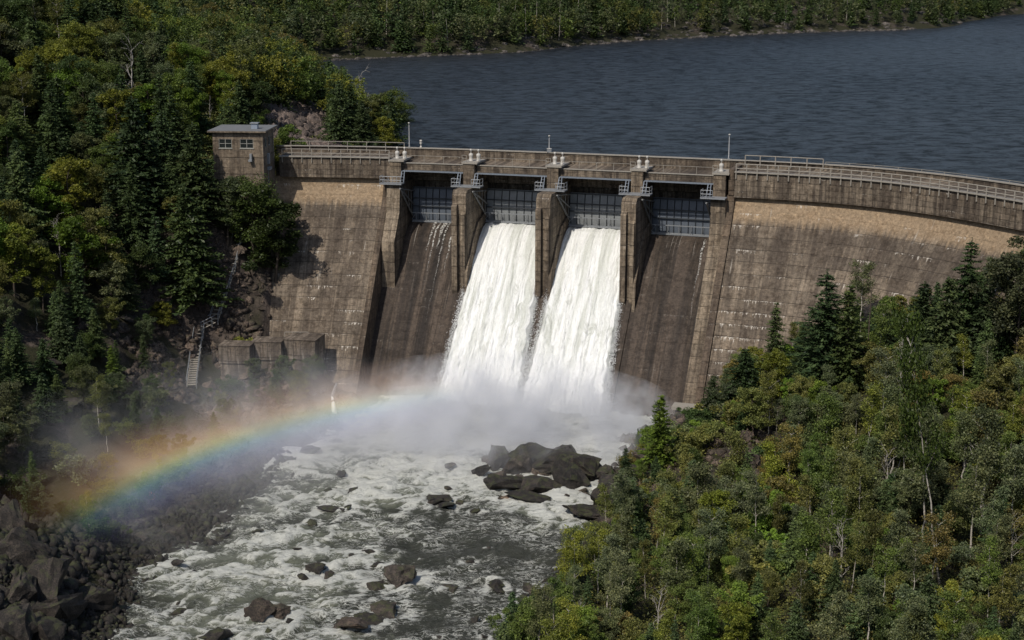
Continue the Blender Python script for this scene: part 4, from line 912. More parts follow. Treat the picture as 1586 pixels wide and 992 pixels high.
def make_bare(seed, h, r=.11, spread=.5, depth=3):
    g = np.random.default_rng(seed); m = MB(); tips = []; z = np.array([0, 0, -.6]); d = np.array([g.normal()*.06, g.normal()*.06, 1.0]); d /= np.linalg.norm(d)
    seg = 5; p = z
    for k in range(seg):
        q = p+d*(h*.75/seg)+g.normal(size=3)*.05*np.array([1, 1, 0]); limb(m, p, q, r*(1-k/seg*.6), r*(1-(k+1)/seg*.6), g, 6, .04, 2)
        if k >= 1:
            for _ in range(2): 
                nd = g.normal(size=3)*spread; nd[2] = abs(nd[2])*.5+.7; nd /= np.linalg.norm(nd); branch_rec(m, q, nd, h*(.16-.012*k), r*.32, g, depth-1, tips)
        p = q
    branch_rec(m, p, d, h*.2, r*.35, g, depth-1, tips); return tips, m
def make_birch(seed, h, w, nl):
    g = np.random.default_rng(seed); m = MB(); tips = []; lean = g.normal(size=2)*.05
    p = np.array([0, 0, -.7]); n = 8; C = []
    for k in range(n):
        q = np.array([lean[0]*h*((k+1)/n)**1.3, lean[1]*h*((k+1)/n)**1.3, h*.93*(k+1)/n])+g.normal(size=3)*.06; limb(m, p, q, .11*(1-k/n*.85), .11*(1-(k+1)/n*.85), g, 6, .03, 2)
        if k > 2:
            for _ in range(3):
                a = g.random()*6.28; rr = w*.5*(.5+.6*g.random())*(1.1-.55*k/n); e = q+np.array([math.cos(a)*rr, math.sin(a)*rr, rr*.8]); limb(m, q, e, .035, .01, g, 4, .12, 3)
                for f in (.55, .8, 1.0): C.append((q+(e-q)*f, .5))
        p = q
    C = [c for c in C if g.random() < .8]; per = nl//len(C); out = []
    for (c, r) in C: q = g.normal(size=(per, 3))*np.array([r, r, r*.75])*.72; out.append(c+q)
    return leaf_quads(np.vstack(out), .19, .4, g), m
def trunkmesh(name, m, mat):
    m.m = [0]*len(m.f); me = m.mesh(name, mat); me.polygons.foreach_set('use_smooth', [True]*len(me.polygons)); return me
LIB = {}
def reg(kind, mk, leafm, barkm):
    LIB.setdefault(kind, []); q, m = mk; near = (quads_mesh(kind+'_crown', q, M[leafm]), trunkmesh(kind+'_trunk', m, M[barkm]))
    step = 2 if len(q) > 2500 else 1
    far_ = quads_mesh(kind, q, [M[leafm], M[barkm]], extra=m)
    LIB[kind].append((near, far_, q, m))
for k in range(6): reg('broadleaf', make_broadleaf(100+k, [7, 8, 9, 7.5, 10, 8.5][k], [4.0, 3.5, 5.0, 4.2, 4.6, 3.0][k], 9500, .20, [.2, .28, .25, .16, .28, .2][k], .16), 'leaf', 'bark')
for k in range(5): reg('spruce', make_spruce(200+k, [11, 9, 12, 7.5, 10][k], [6.4, 5.2, 5.8, 4.6, 4.6][k], 1.3, [0, 0, .25, 0, .5][k]), 'needle', 'bark')
for k in range(4): reg('birch', make_birch(300+k, [9.5, 11, 8.5, 10][k], [3.6, 3.8, 3.4, 4.2][k], 4600), 'leaf', 'birch')
for k in range(4): reg('shrub', make_broadleaf(400+k, [2.6, 3.2, 2.2, 3.6][k], [3.0, 3.4, 2.8, 3.2][k], 4200, .19, .08, .05, .05), 'leaf', 'bark')
BARE = []
for k in range(5):
    t, m = make_bare(500+k, [8, 7, 9, 6.5, 8][k]); BARE.append(trunkmesh('bare_trunk', m, M['deadwood']))
NAMES = {'broadleaf': 'broadleaf_tree', 'spruce': 'spruce_tree', 'birch': 'birch_tree', 'shrub': 'shrub'}
TINT = {'green': (.080, .112, .032), 'dark': (.046, .068, .026), 'yellow': (.135, .148, .030), 'olive': (.105, .112, .038), 'grey': (.088, .104, .056), 'rust': (.120, .100, .036), 'bright': (.100, .150, .028), 'spruce': (.042, .064, .030), 'spruce2': (.062, .088, .036)}
BOOST = [1.0]
def jit(c, k=.18): f = (1+random.uniform(-k, k))*BOOST[0]; return (c[0]*f*random.uniform(.92, 1.08), c[1]*f, c[2]*f*random.uniform(.9, 1.1), 1)
def plant(kind, x, y, z, h, tint, label, cat, group, near=True, var=None, wf=1.0, lean=(0, 0), gk=None):
    if gk: group = {'broadleaf': 'leafy trees', 'spruce': 'spruces', 'birch': 'birches', 'shrub': 'shrubs'}[kind]+(' on the near wooded bank' if gk == 'right' else ' on the far wooded hillside')
    L = LIB[kind]; v = random.randrange(len(L)) if var is None else var; (near_m, far_m, q, m) = L[v]
    h0 = {'broadleaf': [7, 8, 9, 7.5, 10, 8.5], 'spruce': [11, 9, 12, 7.5, 10], 'birch': [9.5, 11, 8.5, 10], 'shrub': [2.6, 3.2, 2.2, 3.6]}[kind][v]
    s = h/h0; scl = (s*wf*random.uniform(.9, 1.1), s*wf*random.uniform(.9, 1.1), s); rot = (lean[0], lean[1], random.uniform(0, 6.28)); col = jit(TINT[tint])
    if near:
        o = empty(NAMES[kind], (x, y, z)); 
        for nm, me in (('crown', near_m[0]), ('trunk', near_m[1])):
            c = bpy.data.objects.new(nm, me); COL.objects.link(c); c.parent = o; c.color = col
    else: o = bpy.data.objects.new(NAMES[kind], far_m); COL.objects.link(o); o.location = (x, y, z); o.color = col
    o.scale = scl; o.rotation_euler = rot; tag(o, label, cat, group); return o
TW = {'green': 'green', 'dark': 'dark green', 'yellow': 'yellow green', 'olive': 'olive', 'grey': 'grey green', 'rust': 'rusty tinged', 'bright': 'bright green', 'spruce': 'dark', 'spruce2': 'lighter'}
CATW = {'broadleaf': 'tree', 'spruce': 'spruce', 'birch': 'birch', 'shrub': 'shrub'}
USED = []
def by_pixels(kind, px, by, ty, tint, label, wf=1.0, var=None, near=True, group=None, lean=(0, 0), dy=None):
    P = ground_hit(px, by) if dy is None else pix(px, by, Y=dy)
    if dy is not None: P = np.array([P[0], P[1], float(Hq(P[0], P[1]))])
    h = 1.0
    for h in np.arange(1, 26, .1):
        if proj((P[0], P[1], P[2]+h))[1] <= ty: break
    USED.append((P[0], P[1])); return plant(kind, P[0], P[1], P[2]-.1, float(h), tint, label, CATW[kind], group, near, var, wf, lean)
# trees one can pick out, right bank
SP = [(1272, 610, 418, 'spruce', .95, 'broad tall dark spruce standing against the curved dam face'), (1308, 615, 440, 'spruce2', .9, 'full spruce touching the broad tall one, its tip lower'),
      (1198, 590, 468, 'spruce2', .75, 'slim spruce against the streaked face between the bank and the broad pair'), (1150, 650, 538, 'spruce', .9, 'ragged spruce at the bank edge below the white patches'),
      (1102, 655, 580, 'spruce', .8, 'small dark spruce beside the concrete ledge'), (1021, 730, 612, 'bright', 1.0, 'fresh green spruce on the rocks at the spillway foot'),
      (968, 768, 692, 'spruce', .8, 'tiny lone spruce on the rock at the water edge'), (1366, 560, 472, 'spruce', .8, 'narrow spruce in front of the curved face right of the bare pole'),
      (1424, 575, 435, 'spruce', .85, 'tall narrow dark spruce on the skyline of the bank'), (1492, 560, 368, 'spruce', .85, 'tallest spruce reaching the crest beam of the curved face'),
      (1520, 560, 405, 'spruce', .7, 'slender spruce directly behind the tallest one'), (1398, 560, 488, 'spruce', .7, 'thin low spruce beside the narrow dark one'), (1240, 600, 500, 'spruce2', .8, 'low spruce under the broad tall one'),
      (1460, 590, 430, 'spruce2', .8, 'light green spruce between the two tallest ones'), (1555, 560, 440, 'spruce', .7, 'dark spruce at the far end of the curved face')]
for (px, by, ty, tn, wf, lb) in SP: by_pixels('spruce', px, by, ty, tn, lb, wf*1.45)
for (px, by, ty, tn, lb) in [(1195, 640, 540, 'yellow', 'yellow green round tree below the slim spruce'), (1570, 560, 385, 'grey', 'pale airy tree against the far end of the crest beam'), (1540, 700, 560, 'olive', 'broad olive tree under the far end of the dam'),
                         (1130, 660, 590, 'grey', 'pale green tree just above the concrete ledge')]:
    by_pixels('broadleaf', px, by, ty, tn, lb, 1.0)
for k, (px, by, ty, ln, lb) in enumerate([(1455, 905, 500, (-.05, -.16), 'very tall leaning birch with a long white trunk'), (1345, 950, 800, (.0, .02), 'straight white birch trunk under dark leaves low on the bank'), (1518, 830, 640, (0, 0), 'upright bare looking birch near the frame edge with fine twigs'),
                      (1285, 880, 770, (0, -.12), 'forked white birch in the middle of the bank'), (1200, 860, 770, (0, .05), 'thin white birch beside the forked one'), (1380, 760, 640, (.05, -.2), 'leaning birch with a white fork on the upper bank'), (1475, 700, 600, (0, 0), 'small white birch behind the leaning one'),
                      (1000, 930, 840, (0, -.05), 'slim birch at the lower river edge'), (1560, 985, 860, (.0, -.25), 'leaning birch in the lower corner of the bank'), (1075, 800, 700, (0, 0), 'thin birch above the rocky slope'), (1240, 985, 880, (0, .0), 'slim birch low in the thicket')]):
    by_pixels('birch', px, by, ty, ['green', 'olive', 'grey'][k % 3], lb, .8 if k else .42, lean=ln)
def bare(px, by, ty, label, lean=(0, 0), v=None, wf=1.0):
    P = ground_hit(px, by); 
    for h in np.arange(1, 26, .1):
        if proj((P[0], P[1], P[2]+h))[1] <= ty: break
    v = random.randrange(5) if v is None else v; o = bpy.data.objects.new('bare_tree', BARE[v]); COL.objects.link(o); o.location = P; s = h/[8, 7, 9, 6.5, 8][v]; o.scale = (s*wf, s*wf, s); o.rotation_euler = (lean[0], lean[1], random.uniform(0, 6)); tag(o, label, 'dead tree'); USED.append((P[0], P[1]))
for (a, lb) in [((1015, 1000, 900), 'bleached bare tree with many forks low by the river'), ((890, 1010, 920), 'leaning white bare tree at the lower river edge'), ((1300, 925, 800), 'white forked bare tree in the middle of the bank'), ((1520, 815, 655), 'grey bare tree with fine upright twigs'),
                ((1395, 640, 500), 'grey bare snag rising before the dark spruces'), ((1375, 790, 690), 'bare white leaning stem on the upper bank'), ((205, 190, 62), 'pale bare tree high on the wooded hillside'), ((225, 140, 66), 'pale grey bare tree next to the high one'), ((555, 205, 102), 'white bare snag standing over the trees of the spit'),
                ((540, 215, 150), 'pale many forked tree among the spit trees'), ((95, 430, 330), 'pale bare stem in the dark part of the hillside'), ((325, 190, 150), 'small grey bare tree above the house roof'), ((1150, 900, 830), 'small bare white tree on the lower bank'), ((1565, 900, 800), 'bare white stem near the frame edge')]:
    bare(*a, lb)
# bare straight pole in front of the right face
P = ground_hit(1343, 560); m = MB(); hh = 5
for hh in np.arange(1, 20, .1):
    if proj((P[0], P[1], P[2]+hh))[1] <= 450: break
m.tube([(0, 0, -1), (0, 0, hh*.5), (.05, 0, hh)], [.11, .09, .05], 6); m.tube([(0, 0, hh*.7), (.25, .1, hh*.76)], [.03, .01], 4); m.tube([(0, 0, hh*.55), (-.25, .1, hh*.6)], [.03, .01], 4)
o = m.build('dead_trunk', M['bark']); o.location = P; tag(o, 'thin straight dead trunk standing against the curved face', 'dead tree')
# left bank, pickable
for (px, by, ty, tn, kd, lb) in [(295, 470, 285, 'spruce2', 'spruce', 'pale slender spruce in front of the hillside below the house'), (345, 330, 215, 'spruce', 'spruce', 'dark spruce hugging the house wall'), (305, 340, 190, 'spruce', 'spruce', 'tall dark spruce a little away from the house wall'),
                             (352, 360, 268, 'grey', 'broadleaf', 'grey green tree at the near corner of the house'), (424, 350, 296, 'dark', 'broadleaf', 'dark tree between the house foot and the short sloping face'),
                             (215, 330, 150, 'spruce', 'spruce', 'tall dark spruce in the middle of the hillside'), (388, 360, 262, 'green', 'broadleaf', 'round green tree covering the foot of the house'), (175, 600, 535, 'bright', 'spruce', 'small bright conifer low on the shaded slope'),
                             (110, 390, 240, 'yellow', 'broadleaf', 'big yellow green tree in the middle of the hillside'), (130, 460, 330, 'bright', 'broadleaf', 'bright green tree under the big yellow green one'), (180, 250, 130, 'yellow', 'broadleaf', 'yellow tree high on the hillside'), (400, 205, 178, 'bright', 'broadleaf', 'bright green bush tree just behind the house roof'),
                             (545, 225, 128, 'spruce', 'spruce', 'dark spruce on the spit behind the railing'), (575, 225, 150, 'olive', 'broadleaf', 'olive tree on the spit beside the snag'), (600, 225, 138, 'green', 'broadleaf', 'green tree near the tip of the spit'), (620, 225, 155, 'dark', 'broadleaf', 'last dark tree at the tip of the spit'),
                             (542, 222, 160, 'dark', 'spruce', 'dark spruce at the root of the spit'), (532, 224, 140, 'green', 'broadleaf', 'green tree where the spit meets the rubble'), (520, 215, 120, 'spruce', 'spruce', 'tall dark spruce at the start of the spit'), (562, 210, 128, 'spruce2', 'spruce', 'slim spruce at the back of the spit'), (628, 224, 172, 'spruce', 'spruce', 'short spruce at the very tip of the spit'), (572, 224, 176, 'dark', 'broadleaf', 'low dark tree in the middle of the spit'), (552, 226, 172, 'olive', 'broadleaf', 'low olive tree behind the railing'), (605, 220, 150, 'spruce2', 'spruce', 'slim spruce near the tip of the spit'), (588, 222, 140, 'grey', 'broadleaf', 'grey green tree behind the low green one'), (590, 226, 170, 'green', 'broadleaf', 'low green tree in the middle of the spit'), (560, 226, 165, 'grey', 'broadleaf', 'grey green tree low on the spit'), (612, 226, 180, 'dark', 'broadleaf', 'low dark tree at the shore of the spit')]:
    by_pixels(kd, px, by, ty, tn, lb, (1.15 if px > 525 else 1.15) if kd == 'broadleaf' else 1.1, near=by > 300, dy=(212.5 if 'short sloping' in lb else 211) if 'foot' in lb or 'corner of the house' in lb else None)

# zones without plants
def rocky(X, Y):
    X = np.asarray(X); Y = np.asarray(Y); h = Hq(X, Y); r = np.zeros(X.shape, bool)
    r |= (h < np.where(X > 0, .7, 1.1)) & (Y < 215)
    r |= ((X+37)**2/9.5**2+(Y-246)**2/12**2 < 1) & (X > -46)
    q = pix(1130, 720, Y=158); r |= (((X-q[0])*.8)**2+((Y-q[1])*.8)**2 < 4.0**2)
    r |= (X < -22) & (X > -39) & (Y > 118) & (Y < 172) & (h < 2.6)
    r |= (X < -36) & (X > -56) & (Y > 110) & (Y < 141) & (h < 9.5) & (X > -54)
    r |= (np.abs(X+42.5) < 2.0) & (Y > 186) & (Y < 226)
    s, rr = nearest(X, Y); r |= (s > S_LEFT-.5) & (s < S_RIGHT+2) & (rr > -30) & (rr < 14) & ~((s > TR1+5) & (rr > 3) & (h > np.interp(rr, [q[0] for q in DRYPROF], [q[1] for q in DRYPROF])))
    r |= (s > TL0-4) & (s < TR1+3) & (rr > 0) & (rr < 28)
    r |= (s > S_LEFT-9.5) & (s < S_LEFT+1) & (rr > -3) & (rr < 9)
    r |= (h < LAKE+.8) & (Y > 228)
    return r
def talus_view(X, Y):
    a, b = proj(np.stack([X, Y, Hq(X, Y)], -1)); return (a > 405) & (a < 508) & (b > 178) & (b < 262) & (Y > 221)
STL = [(297, 606), (303, 560), (310, 516), (332, 505), (345, 465), (358, 425), (368, 378)]
def blocks_stairs(X, Y, h):
    a, b = proj(np.stack([X, Y, Hq(X, Y)], -1)); _, c = proj(np.stack([X, Y, Hq(X, Y)+h], -1)); out = np.zeros(len(X), bool)
    for t in np.linspace(0, 6, 40):
        i = min(int(t), 5); f = t-i; sx_ = STL[i][0]*(1-f)+STL[i+1][0]*f; sy_ = STL[i][1]*(1-f)+STL[i+1][1]*f; out |= (np.abs(a-sx_) < 24) & (sy_ > c-4) & (sy_ < b+6) & (Y < 222)
    return out
def scatter(x0, x1, y0, y1, sp):
    xs = np.arange(x0, x1, sp); ys = np.arange(y0, y1, sp); A, B = np.meshgrid(xs, ys); A = A+rng.uniform(-.48, .48, A.shape)*sp; B = B+rng.uniform(-.48, .48, B.shape)*sp
    return A.ravel(), B.ravel()
def seen(X, Y, h, mar=40, ex=3.0):
    Z = Hq(X, Y); px_, py_ = proj(np.stack([X, Y, Z+h*.5], -1)); px2, pyt = proj(np.stack([X, Y, Z+h], -1)); _, pyb = proj(np.stack([X, Y, Z], -1))
    return (px_ > -mar) & (px_ < 1586+mar) & (pyb > -10) & (pyt < 1000) & clear_view(X, Y, Z+h*.9, ex)
U = np.array(USED)
def far_from_used(X, Y, d): return np.min((X[:, None]-U[:, 0])**2+(Y[:, None]-U[:, 1])**2, axis=1) > d*d
count = {}
def place_label(x, y, right):
    px, py = [float(a) for a in proj((x, y, float(Hq(x, y))+3))]
    if right:
        v = 'right beside the river' if px < 1010 else ('under the curved dam face' if py < 640 else ('high on the near bank' if py < 780 else 'low on the near bank'))
        hcol = '' if px < 1010 else (', below the end of the spillway' if px < 1200 else (', in the middle of the slope' if px < 1400 else ', towards the frame edge'))
    else:
        v = 'at the top of the wooded hillside' if py < 120 else ('on the upper hillside' if py < 240 else ('on the hillside level with the house' if py < 370 else ('on the shaded slope below the house' if py < 560 else 'low on the misty near slope')))
        hcol = ', at the frame edge' if px < 120 else (', midway to the dam' if px < 300 else ', close to the dam')
    return v+hcol
def forest(X, Y, right, near_lim):
    s_, r_ = nearest(X, Y)
    for x, y in zip(X, Y):
        n = float(fbm(np.array(x/16+3), np.array(y/16), 2)); n2 = random.random(); z = float(Hq(x, y)); px, py = [float(a) for a in proj((x, y, z+3))]
        if right:
            kind = 'birch' if n2 < .33 else ('spruce' if n2 < .47+.2*max(0, n) else ('shrub' if n2 > .84 else 'broadleaf')); h = {'birch': random.uniform(6, 9.5), 'spruce': random.uniform(4.5, 8), 'shrub': random.uniform(2, 3.6), 'broadleaf': random.uniform(4, 7)}[kind]
            if py < 640 and px < 1330: h = min(h, random.uniform(3.5, 6))
            if px > 1380 and py < 620: h = random.uniform(4, 6.5) if kind != 'shrub' else h
            if px < 1120 and py < 770: h = min(h, random.uniform(1.8, 3.6)); kind = random.choice(['shrub', 'shrub', 'spruce', 'broadleaf'])
            if py > 820 or px < 1000: h *= .85
        else:
            conif = .34+.5*n+(.15 if 240 < px < 420 and 200 < py < 480 else 0); kind = 'spruce' if n2 < conif else ('birch' if n2 > .93 else 'broadleaf'); h = {'spruce': random.uniform(8, 13), 'birch': random.uniform(7, 10), 'broadleaf': random.uniform(6.5, 10.5)}[kind]
            if py > 470: h *= .6
            if z < 7: h = min(h, 4.5); kind = 'shrub' if random.random() < .45 else kind; h = h if kind != 'shrub' else random.uniform(1.6, 3.2)
        t = float(fbm(np.array(x/11+50), np.array(y/11+9), 2))+random.gauss(0, .22)
        tn = 'spruce' if kind == 'spruce' and random.random() < .6 else ('spruce2' if kind == 'spruce' else ('yellow' if t > .36 else ('bright' if t > .2 else ('green' if t > .02 else ('olive' if t > -.14 else ('dark' if t > -.32 else 'grey'))))))
        if right and kind != 'spruce' and random.random() < .07 and py > 560: tn = 'rust'
        if not right and py > 540 and kind != 'spruce': tn = random.choice(['dark', 'olive', 'grey'])
        if kind == 'birch' and tn in ('dark', 'bright'): tn = 'grey'
        szw = 'tall ' if h > 9.5 else ('small ' if h < 5 and kind != 'shrub' else '')
        lb = (szw+TW[tn]+' '+{'broadleaf': 'leafy tree', 'spruce': 'spruce', 'birch': 'birch', 'shrub': 'shrub'}[kind]+' '+place_label(x, y, right))
        key = (kind, right); count[key] = count.get(key, 0)+1
        plant(kind, x, y, z-.15, h, tn, lb, CATW[kind], lb, near=(y < near_lim), gk=('right' if right else 'left'))
BOOST[0] = 1.7
A, B = scatter(-6, 95, 84, 204, 2.8); k = ~rocky(A, B) & seen(A, B, 5.0, 60, 1.5) & far_from_used(A, B, 1.7); A, B = A[k], B[k]; print('right', len(A)); forest(A, B, True, 300)
BOOST[0] = 1.3
A, B = scatter(-150, -10, 118, 330, 3.9); s_, r_ = nearest(A, B); k = ~rocky(A, B) & seen(A, B, 9.0, 60, 3.0) & far_from_used(A, B, 2.4) & (A < -17) & (Hq(A, B) > 1.8) & ~talus_view(A, B) & ~blocks_stairs(A, B, 8.0) & ~((B > 205) & (B < 222) & (A > -38)); A, B = A[k], B[k]
k = np.argsort(B); A, B = A[k], B[k]; lim = B < 262; print('left', lim.sum(), (~lim).sum()); forest(A[lim], B[lim], False, 195); FA, FB = A[~lim], B[~lim]
print('COUNTS', count)

# far woods, one mass
def mass(name, pts, lib, keep, size_boost, tints=None):
    Vs = []; Ts = []
    for (x, y, z, kind, h, tn) in pts:
        L = LIB[kind]; v = random.randrange(len(L)); q = L[v][2]; h0 = q[:, :, 2].max(); s = h/h0
        idx = rng.permutation(len(q))[:keep]; a = q[idx]; c = a.mean(1, keepdims=True); a = c+(a-c)*size_boost
        th = random.uniform(0, 6.28); ca, sa = math.cos(th), math.sin(th); X_ = a[..., 0]*ca-a[..., 1]*sa; Y_ = a[..., 0]*sa+a[..., 1]*ca
        Vs.append(np.stack([X_*s+x, Y_*s+y, a[..., 2]*s+z], -1)); f = jit(TINT[tn], .22); Ts.append(np.tile(np.array(f), (len(a)*4, 1)))
    V = np.vstack(Vs); me = quads_mesh(name, V, M['leafstuff']); at = me.color_attributes.new('tint', 'FLOAT_COLOR', 'POINT'); at.data.foreach_set('color', np.vstack(Ts).astype(np.float32).ravel())
    o = bpy.data.objects.new(name, me); COL.objects.link(o); tag(o, kind='stuff'); return o
pts = []
for x, y in zip(FA, FB):
    n = random.random(); kd = 'spruce' if n < .4 else 'broadleaf'; tn = random.choice(['spruce', 'spruce2']) if kd == 'spruce' else random.choice(['green', 'olive', 'yellow', 'dark', 'green', 'grey'])
    pts.append((x, y, float(Hq(x, y))-.2, kd, random.uniform(8, 12), tn))
A, B = scatter(-150, -40, 330, 480, 5.2); k = (Hq(A, B) > LAKE+1.5) & seen(A, B, 9, 60, 2.0)
for x, y in zip(A[k], B[k]):
    kd = 'spruce' if random.random() < .45 else 'broadleaf'; pts.append((x, y, float(Hq(x, y))-.2, kd, random.uniform(8, 12), random.choice(['spruce', 'spruce2']) if kd == 'spruce' else random.choice(['green', 'olive', 'olive', 'dark', 'grey', 'rust'])))
print('mass1', len(pts)); mass('forest', pts, LIB, 1300, 1.5)
pts = []
for (x0, x1, y0, y1, sp) in ((-140, 60, 480, 760, 5.2), (40, 330, 640, 1050, 7.0), (230, 520, 860, 1150, 12)):
    A, B = scatter(x0, x1, y0, y1, sp); k = (Hq(A, B) > LAKE+.7) & seen(A, B, 10, 60, 2.0); A, B = A[k], B[k]
    for x, y in zip(A, B):
        kd = 'spruce' if random.random() < .42 else ('birch' if random.random() < .2 else 'broadleaf'); pts.append((x, y, float(Hq(x, y))-.2, kd, random.uniform(9, 14), random.choice(['spruce', 'spruce2']) if kd == 'spruce' else random.choice(['green', 'olive', 'grey', 'dark', 'grey', 'dark'])))  # more grey tints stand in for distance haze on these woods
print('mass2', len(pts)); mass('forest', pts, LIB, 330, 2.6)
# pale far trunks along the far shore
m = MB()
for k in range(34):
    px = random.uniform(560, 1480); py = float(np.interp(px, [513, 800, 1000, 1200, 1490], [90, 78, 58, 48, 34]))-random.uniform(3, 40); P = ground_hit(px, max(2, py), 450, 1400)
    if Hq(P[0], P[1]) > LAKE+1 and P[1] > 460:
        hh = random.uniform(7, 13); m.tube([(P[0], P[1], P[2]), (P[0]+random.uniform(-.8, .8), P[1]-1.5, P[2]+hh)], [.17, .05], 3, cap=False)
o = m.build('distant_trunks', M['deadwood']); o.name = 'forest_trunk_haze'; o.name = 'forest'; tag(o, kind='stuff')
# undergrowth
def undergrowth(name, x0, x1, y0, y1, n, size, hmax, cols, exr=1.0, ynear=0):
    X = rng.uniform(x0, x1, n); Y = rng.uniform(y0, y1, n); k = ~rocky(X, Y) & (Hq(X, Y) > (1.0 if y1 < 225 else LAKE+.5)) & seen(X, Y, 1.2, 40, exr) & (fbm(X/4+70, Y/4, 3) > -.22)
    X, Y = X[k], Y[k]; m = 7; X = np.repeat(X, m)+rng.normal(0, .5, len(X)*m); Y = np.repeat(Y, m)+rng.normal(0, .5, len(Y)*m)
    Z = Hq(X, Y)+rng.random(len(X))**1.4*hmax*(.7+.8*fbm(X/3, Y/3, 2)); q = leaf_quads(np.stack([X, Y, Z], -1), size, .8, rng); me = quads_mesh(name, q, M['leafstuff'])
    at = me.color_attributes.new('tint', 'FLOAT_COLOR', 'POINT'); t = fbm(X/6, Y/6, 3)[:, None]*1.4+rng.normal(0, .25, (len(X), 1)); c0, c1, c2 = [np.array(TINT[c])[None] for c in cols]
    c = BOOST[0]*np.where(t < 0, c0+(c1-c0)*np.clip(1+t, 0, 1), c1+(c2-c1)*np.clip(t, 0, 1)); c = np.hstack([c, np.ones((len(c), 1))]); at.data.foreach_set('color', np.repeat(c, 4, 0).astype(np.float32).ravel())
    o = bpy.data.objects.new(name, me); COL.objects.link(o); tag(o, kind='stuff'); print(name, len(q)); return o
undergrowth('undergrowth', -6, 92, 84, 205, 80000, .24, 1.7, ('dark', 'olive', 'rust'))
undergrowth('undergrowth', -110, -22, 112, 260, 130000, .32, 1.6, ('dark', 'olive', 'grey'))

# ------------------------------------------------------------------ rocks
import bmesh
def rock_mesh(seed, mat, flat=.8):
    g = np.random.default_rng(seed); bm = bmesh.new(); n = int(g.integers(11, 17)); Pn = g.normal(size=(n, 3)); Pn /= np.linalg.norm(Pn, axis=1)[:, None]; Pn *= g.uniform(.75, 1.2, (n, 1)); 
    for p in Pn: bm.verts.new((p[0]*1.1, p[1]*.9, p[2]*flat))
    res = bmesh.ops.convex_hull(bm, input=bm.verts); bmesh.ops.delete(bm, geom=[v for v in bm.verts if not v.link_faces], context='VERTS')
    bmesh.ops.subdivide_edges(bm, edges=bm.edges[:], cuts=3, use_grid_fill=True); bmesh.ops.triangulate(bm, faces=bm.faces[:])
    for v in bm.verts:
        p = v.co; f1 = float(fbm(np.array(p.x*2.4+seed), np.array(p.y*2.4+p.z*1.9), 3)); f2 = float(fbm(np.array(p.z*5+seed), np.array(p.x*4.2-p.y*4), 2)); f3 = float(fbm(np.array(p.x*9+p.z*4), np.array(p.y*9-p.z*5+seed), 2)); v.co = p*(1+.20*f1+.13*f2+.07*f3)
    me = bpy.data.meshes.new('rock'); bm.to_mesh(me); bm.free(); me.materials.append(mat); return me
RK = {k: [rock_mesh(s0+i*7, M[k], [.8, .65, .9, .7, .6, 1.0][i % 6]) for i in range(6)] for k, s0 in (('rock', 11), ('rockbrown', 63), ('talus', 107))}
def rock(x, y, z, s, mat, label, group=None, sq=1.0, cat='rock', name='boulder'):
    o = bpy.data.objects.new(name, random.choice(RK[mat])); COL.objects.link(o); o.location = (x, y, z); o.scale = (s*random.uniform(.85, 1.3), s*random.uniform(.8, 1.15), s*sq*random.uniform(.75, 1.1)); o.rotation_euler = (random.uniform(-.3, .3), random.uniform(-.3, .3), random.uniform(0, 6.28)); tag(o, label, cat, group); return o
def rzq(x, y): return float(RZ[min(max(int(np.searchsorted(rx, x)), 0), len(rx)-1), min(max(int(np.searchsorted(ry, y)), 0), len(ry)-1)])
random.seed(21)
for (px, py, wp, lb) in RIV:
    P = pix(px, py, z=.5); ds = math.hypot(P[1], CAMZ); s = wp/F*ds*(.66 if 'islet' in lb or 'jutting' in lb else .56); rock(P[0], P[1], (rzq(P[0], P[1]) if Hq(P[0], P[1]) < .5 else float(Hq(P[0], P[1])))+(.02 if 'low' in lb or 'flat' in lb or 'shelf' in lb else .22*s), s, 'rockbrown' if 'brown' in lb else 'rock', lb, sq=.45 if ('low' in lb or 'flat' in lb or 'shelf' in lb) else .85)
for (px, py, s) in MORE:
    P = pix(px, py, z=.5); rock(P[0], P[1], rzq(P[0], P[1])+.05*s, s, 'rock', ('small half drowned rock in the rapids '+('near the rubble shore' if px < 430 else ('in mid river' if px < 690 else 'towards the wooded bank'))+(', by the frame bottom' if py > 900 else (', in the middle reach' if py > 810 else ', near the spray'))), 'half drowned rocks in the rapids', sq=.55)
for (px, py, s) in ISL:
    P = pix(px, py, z=.5); s = s*(1.15 if py < 745 else .85); rock(P[0], P[1], rzq(P[0], P[1])-.05*s, s*.85, 'rockbrown', ('broken dark rock of the islet in the spray, ' + ('water side' if px < 850 else 'channel side') + (', back row' if py < 742 else ', front row')), 'rocks of the islet in the spray', sq=.75 if py < 745 else .35)
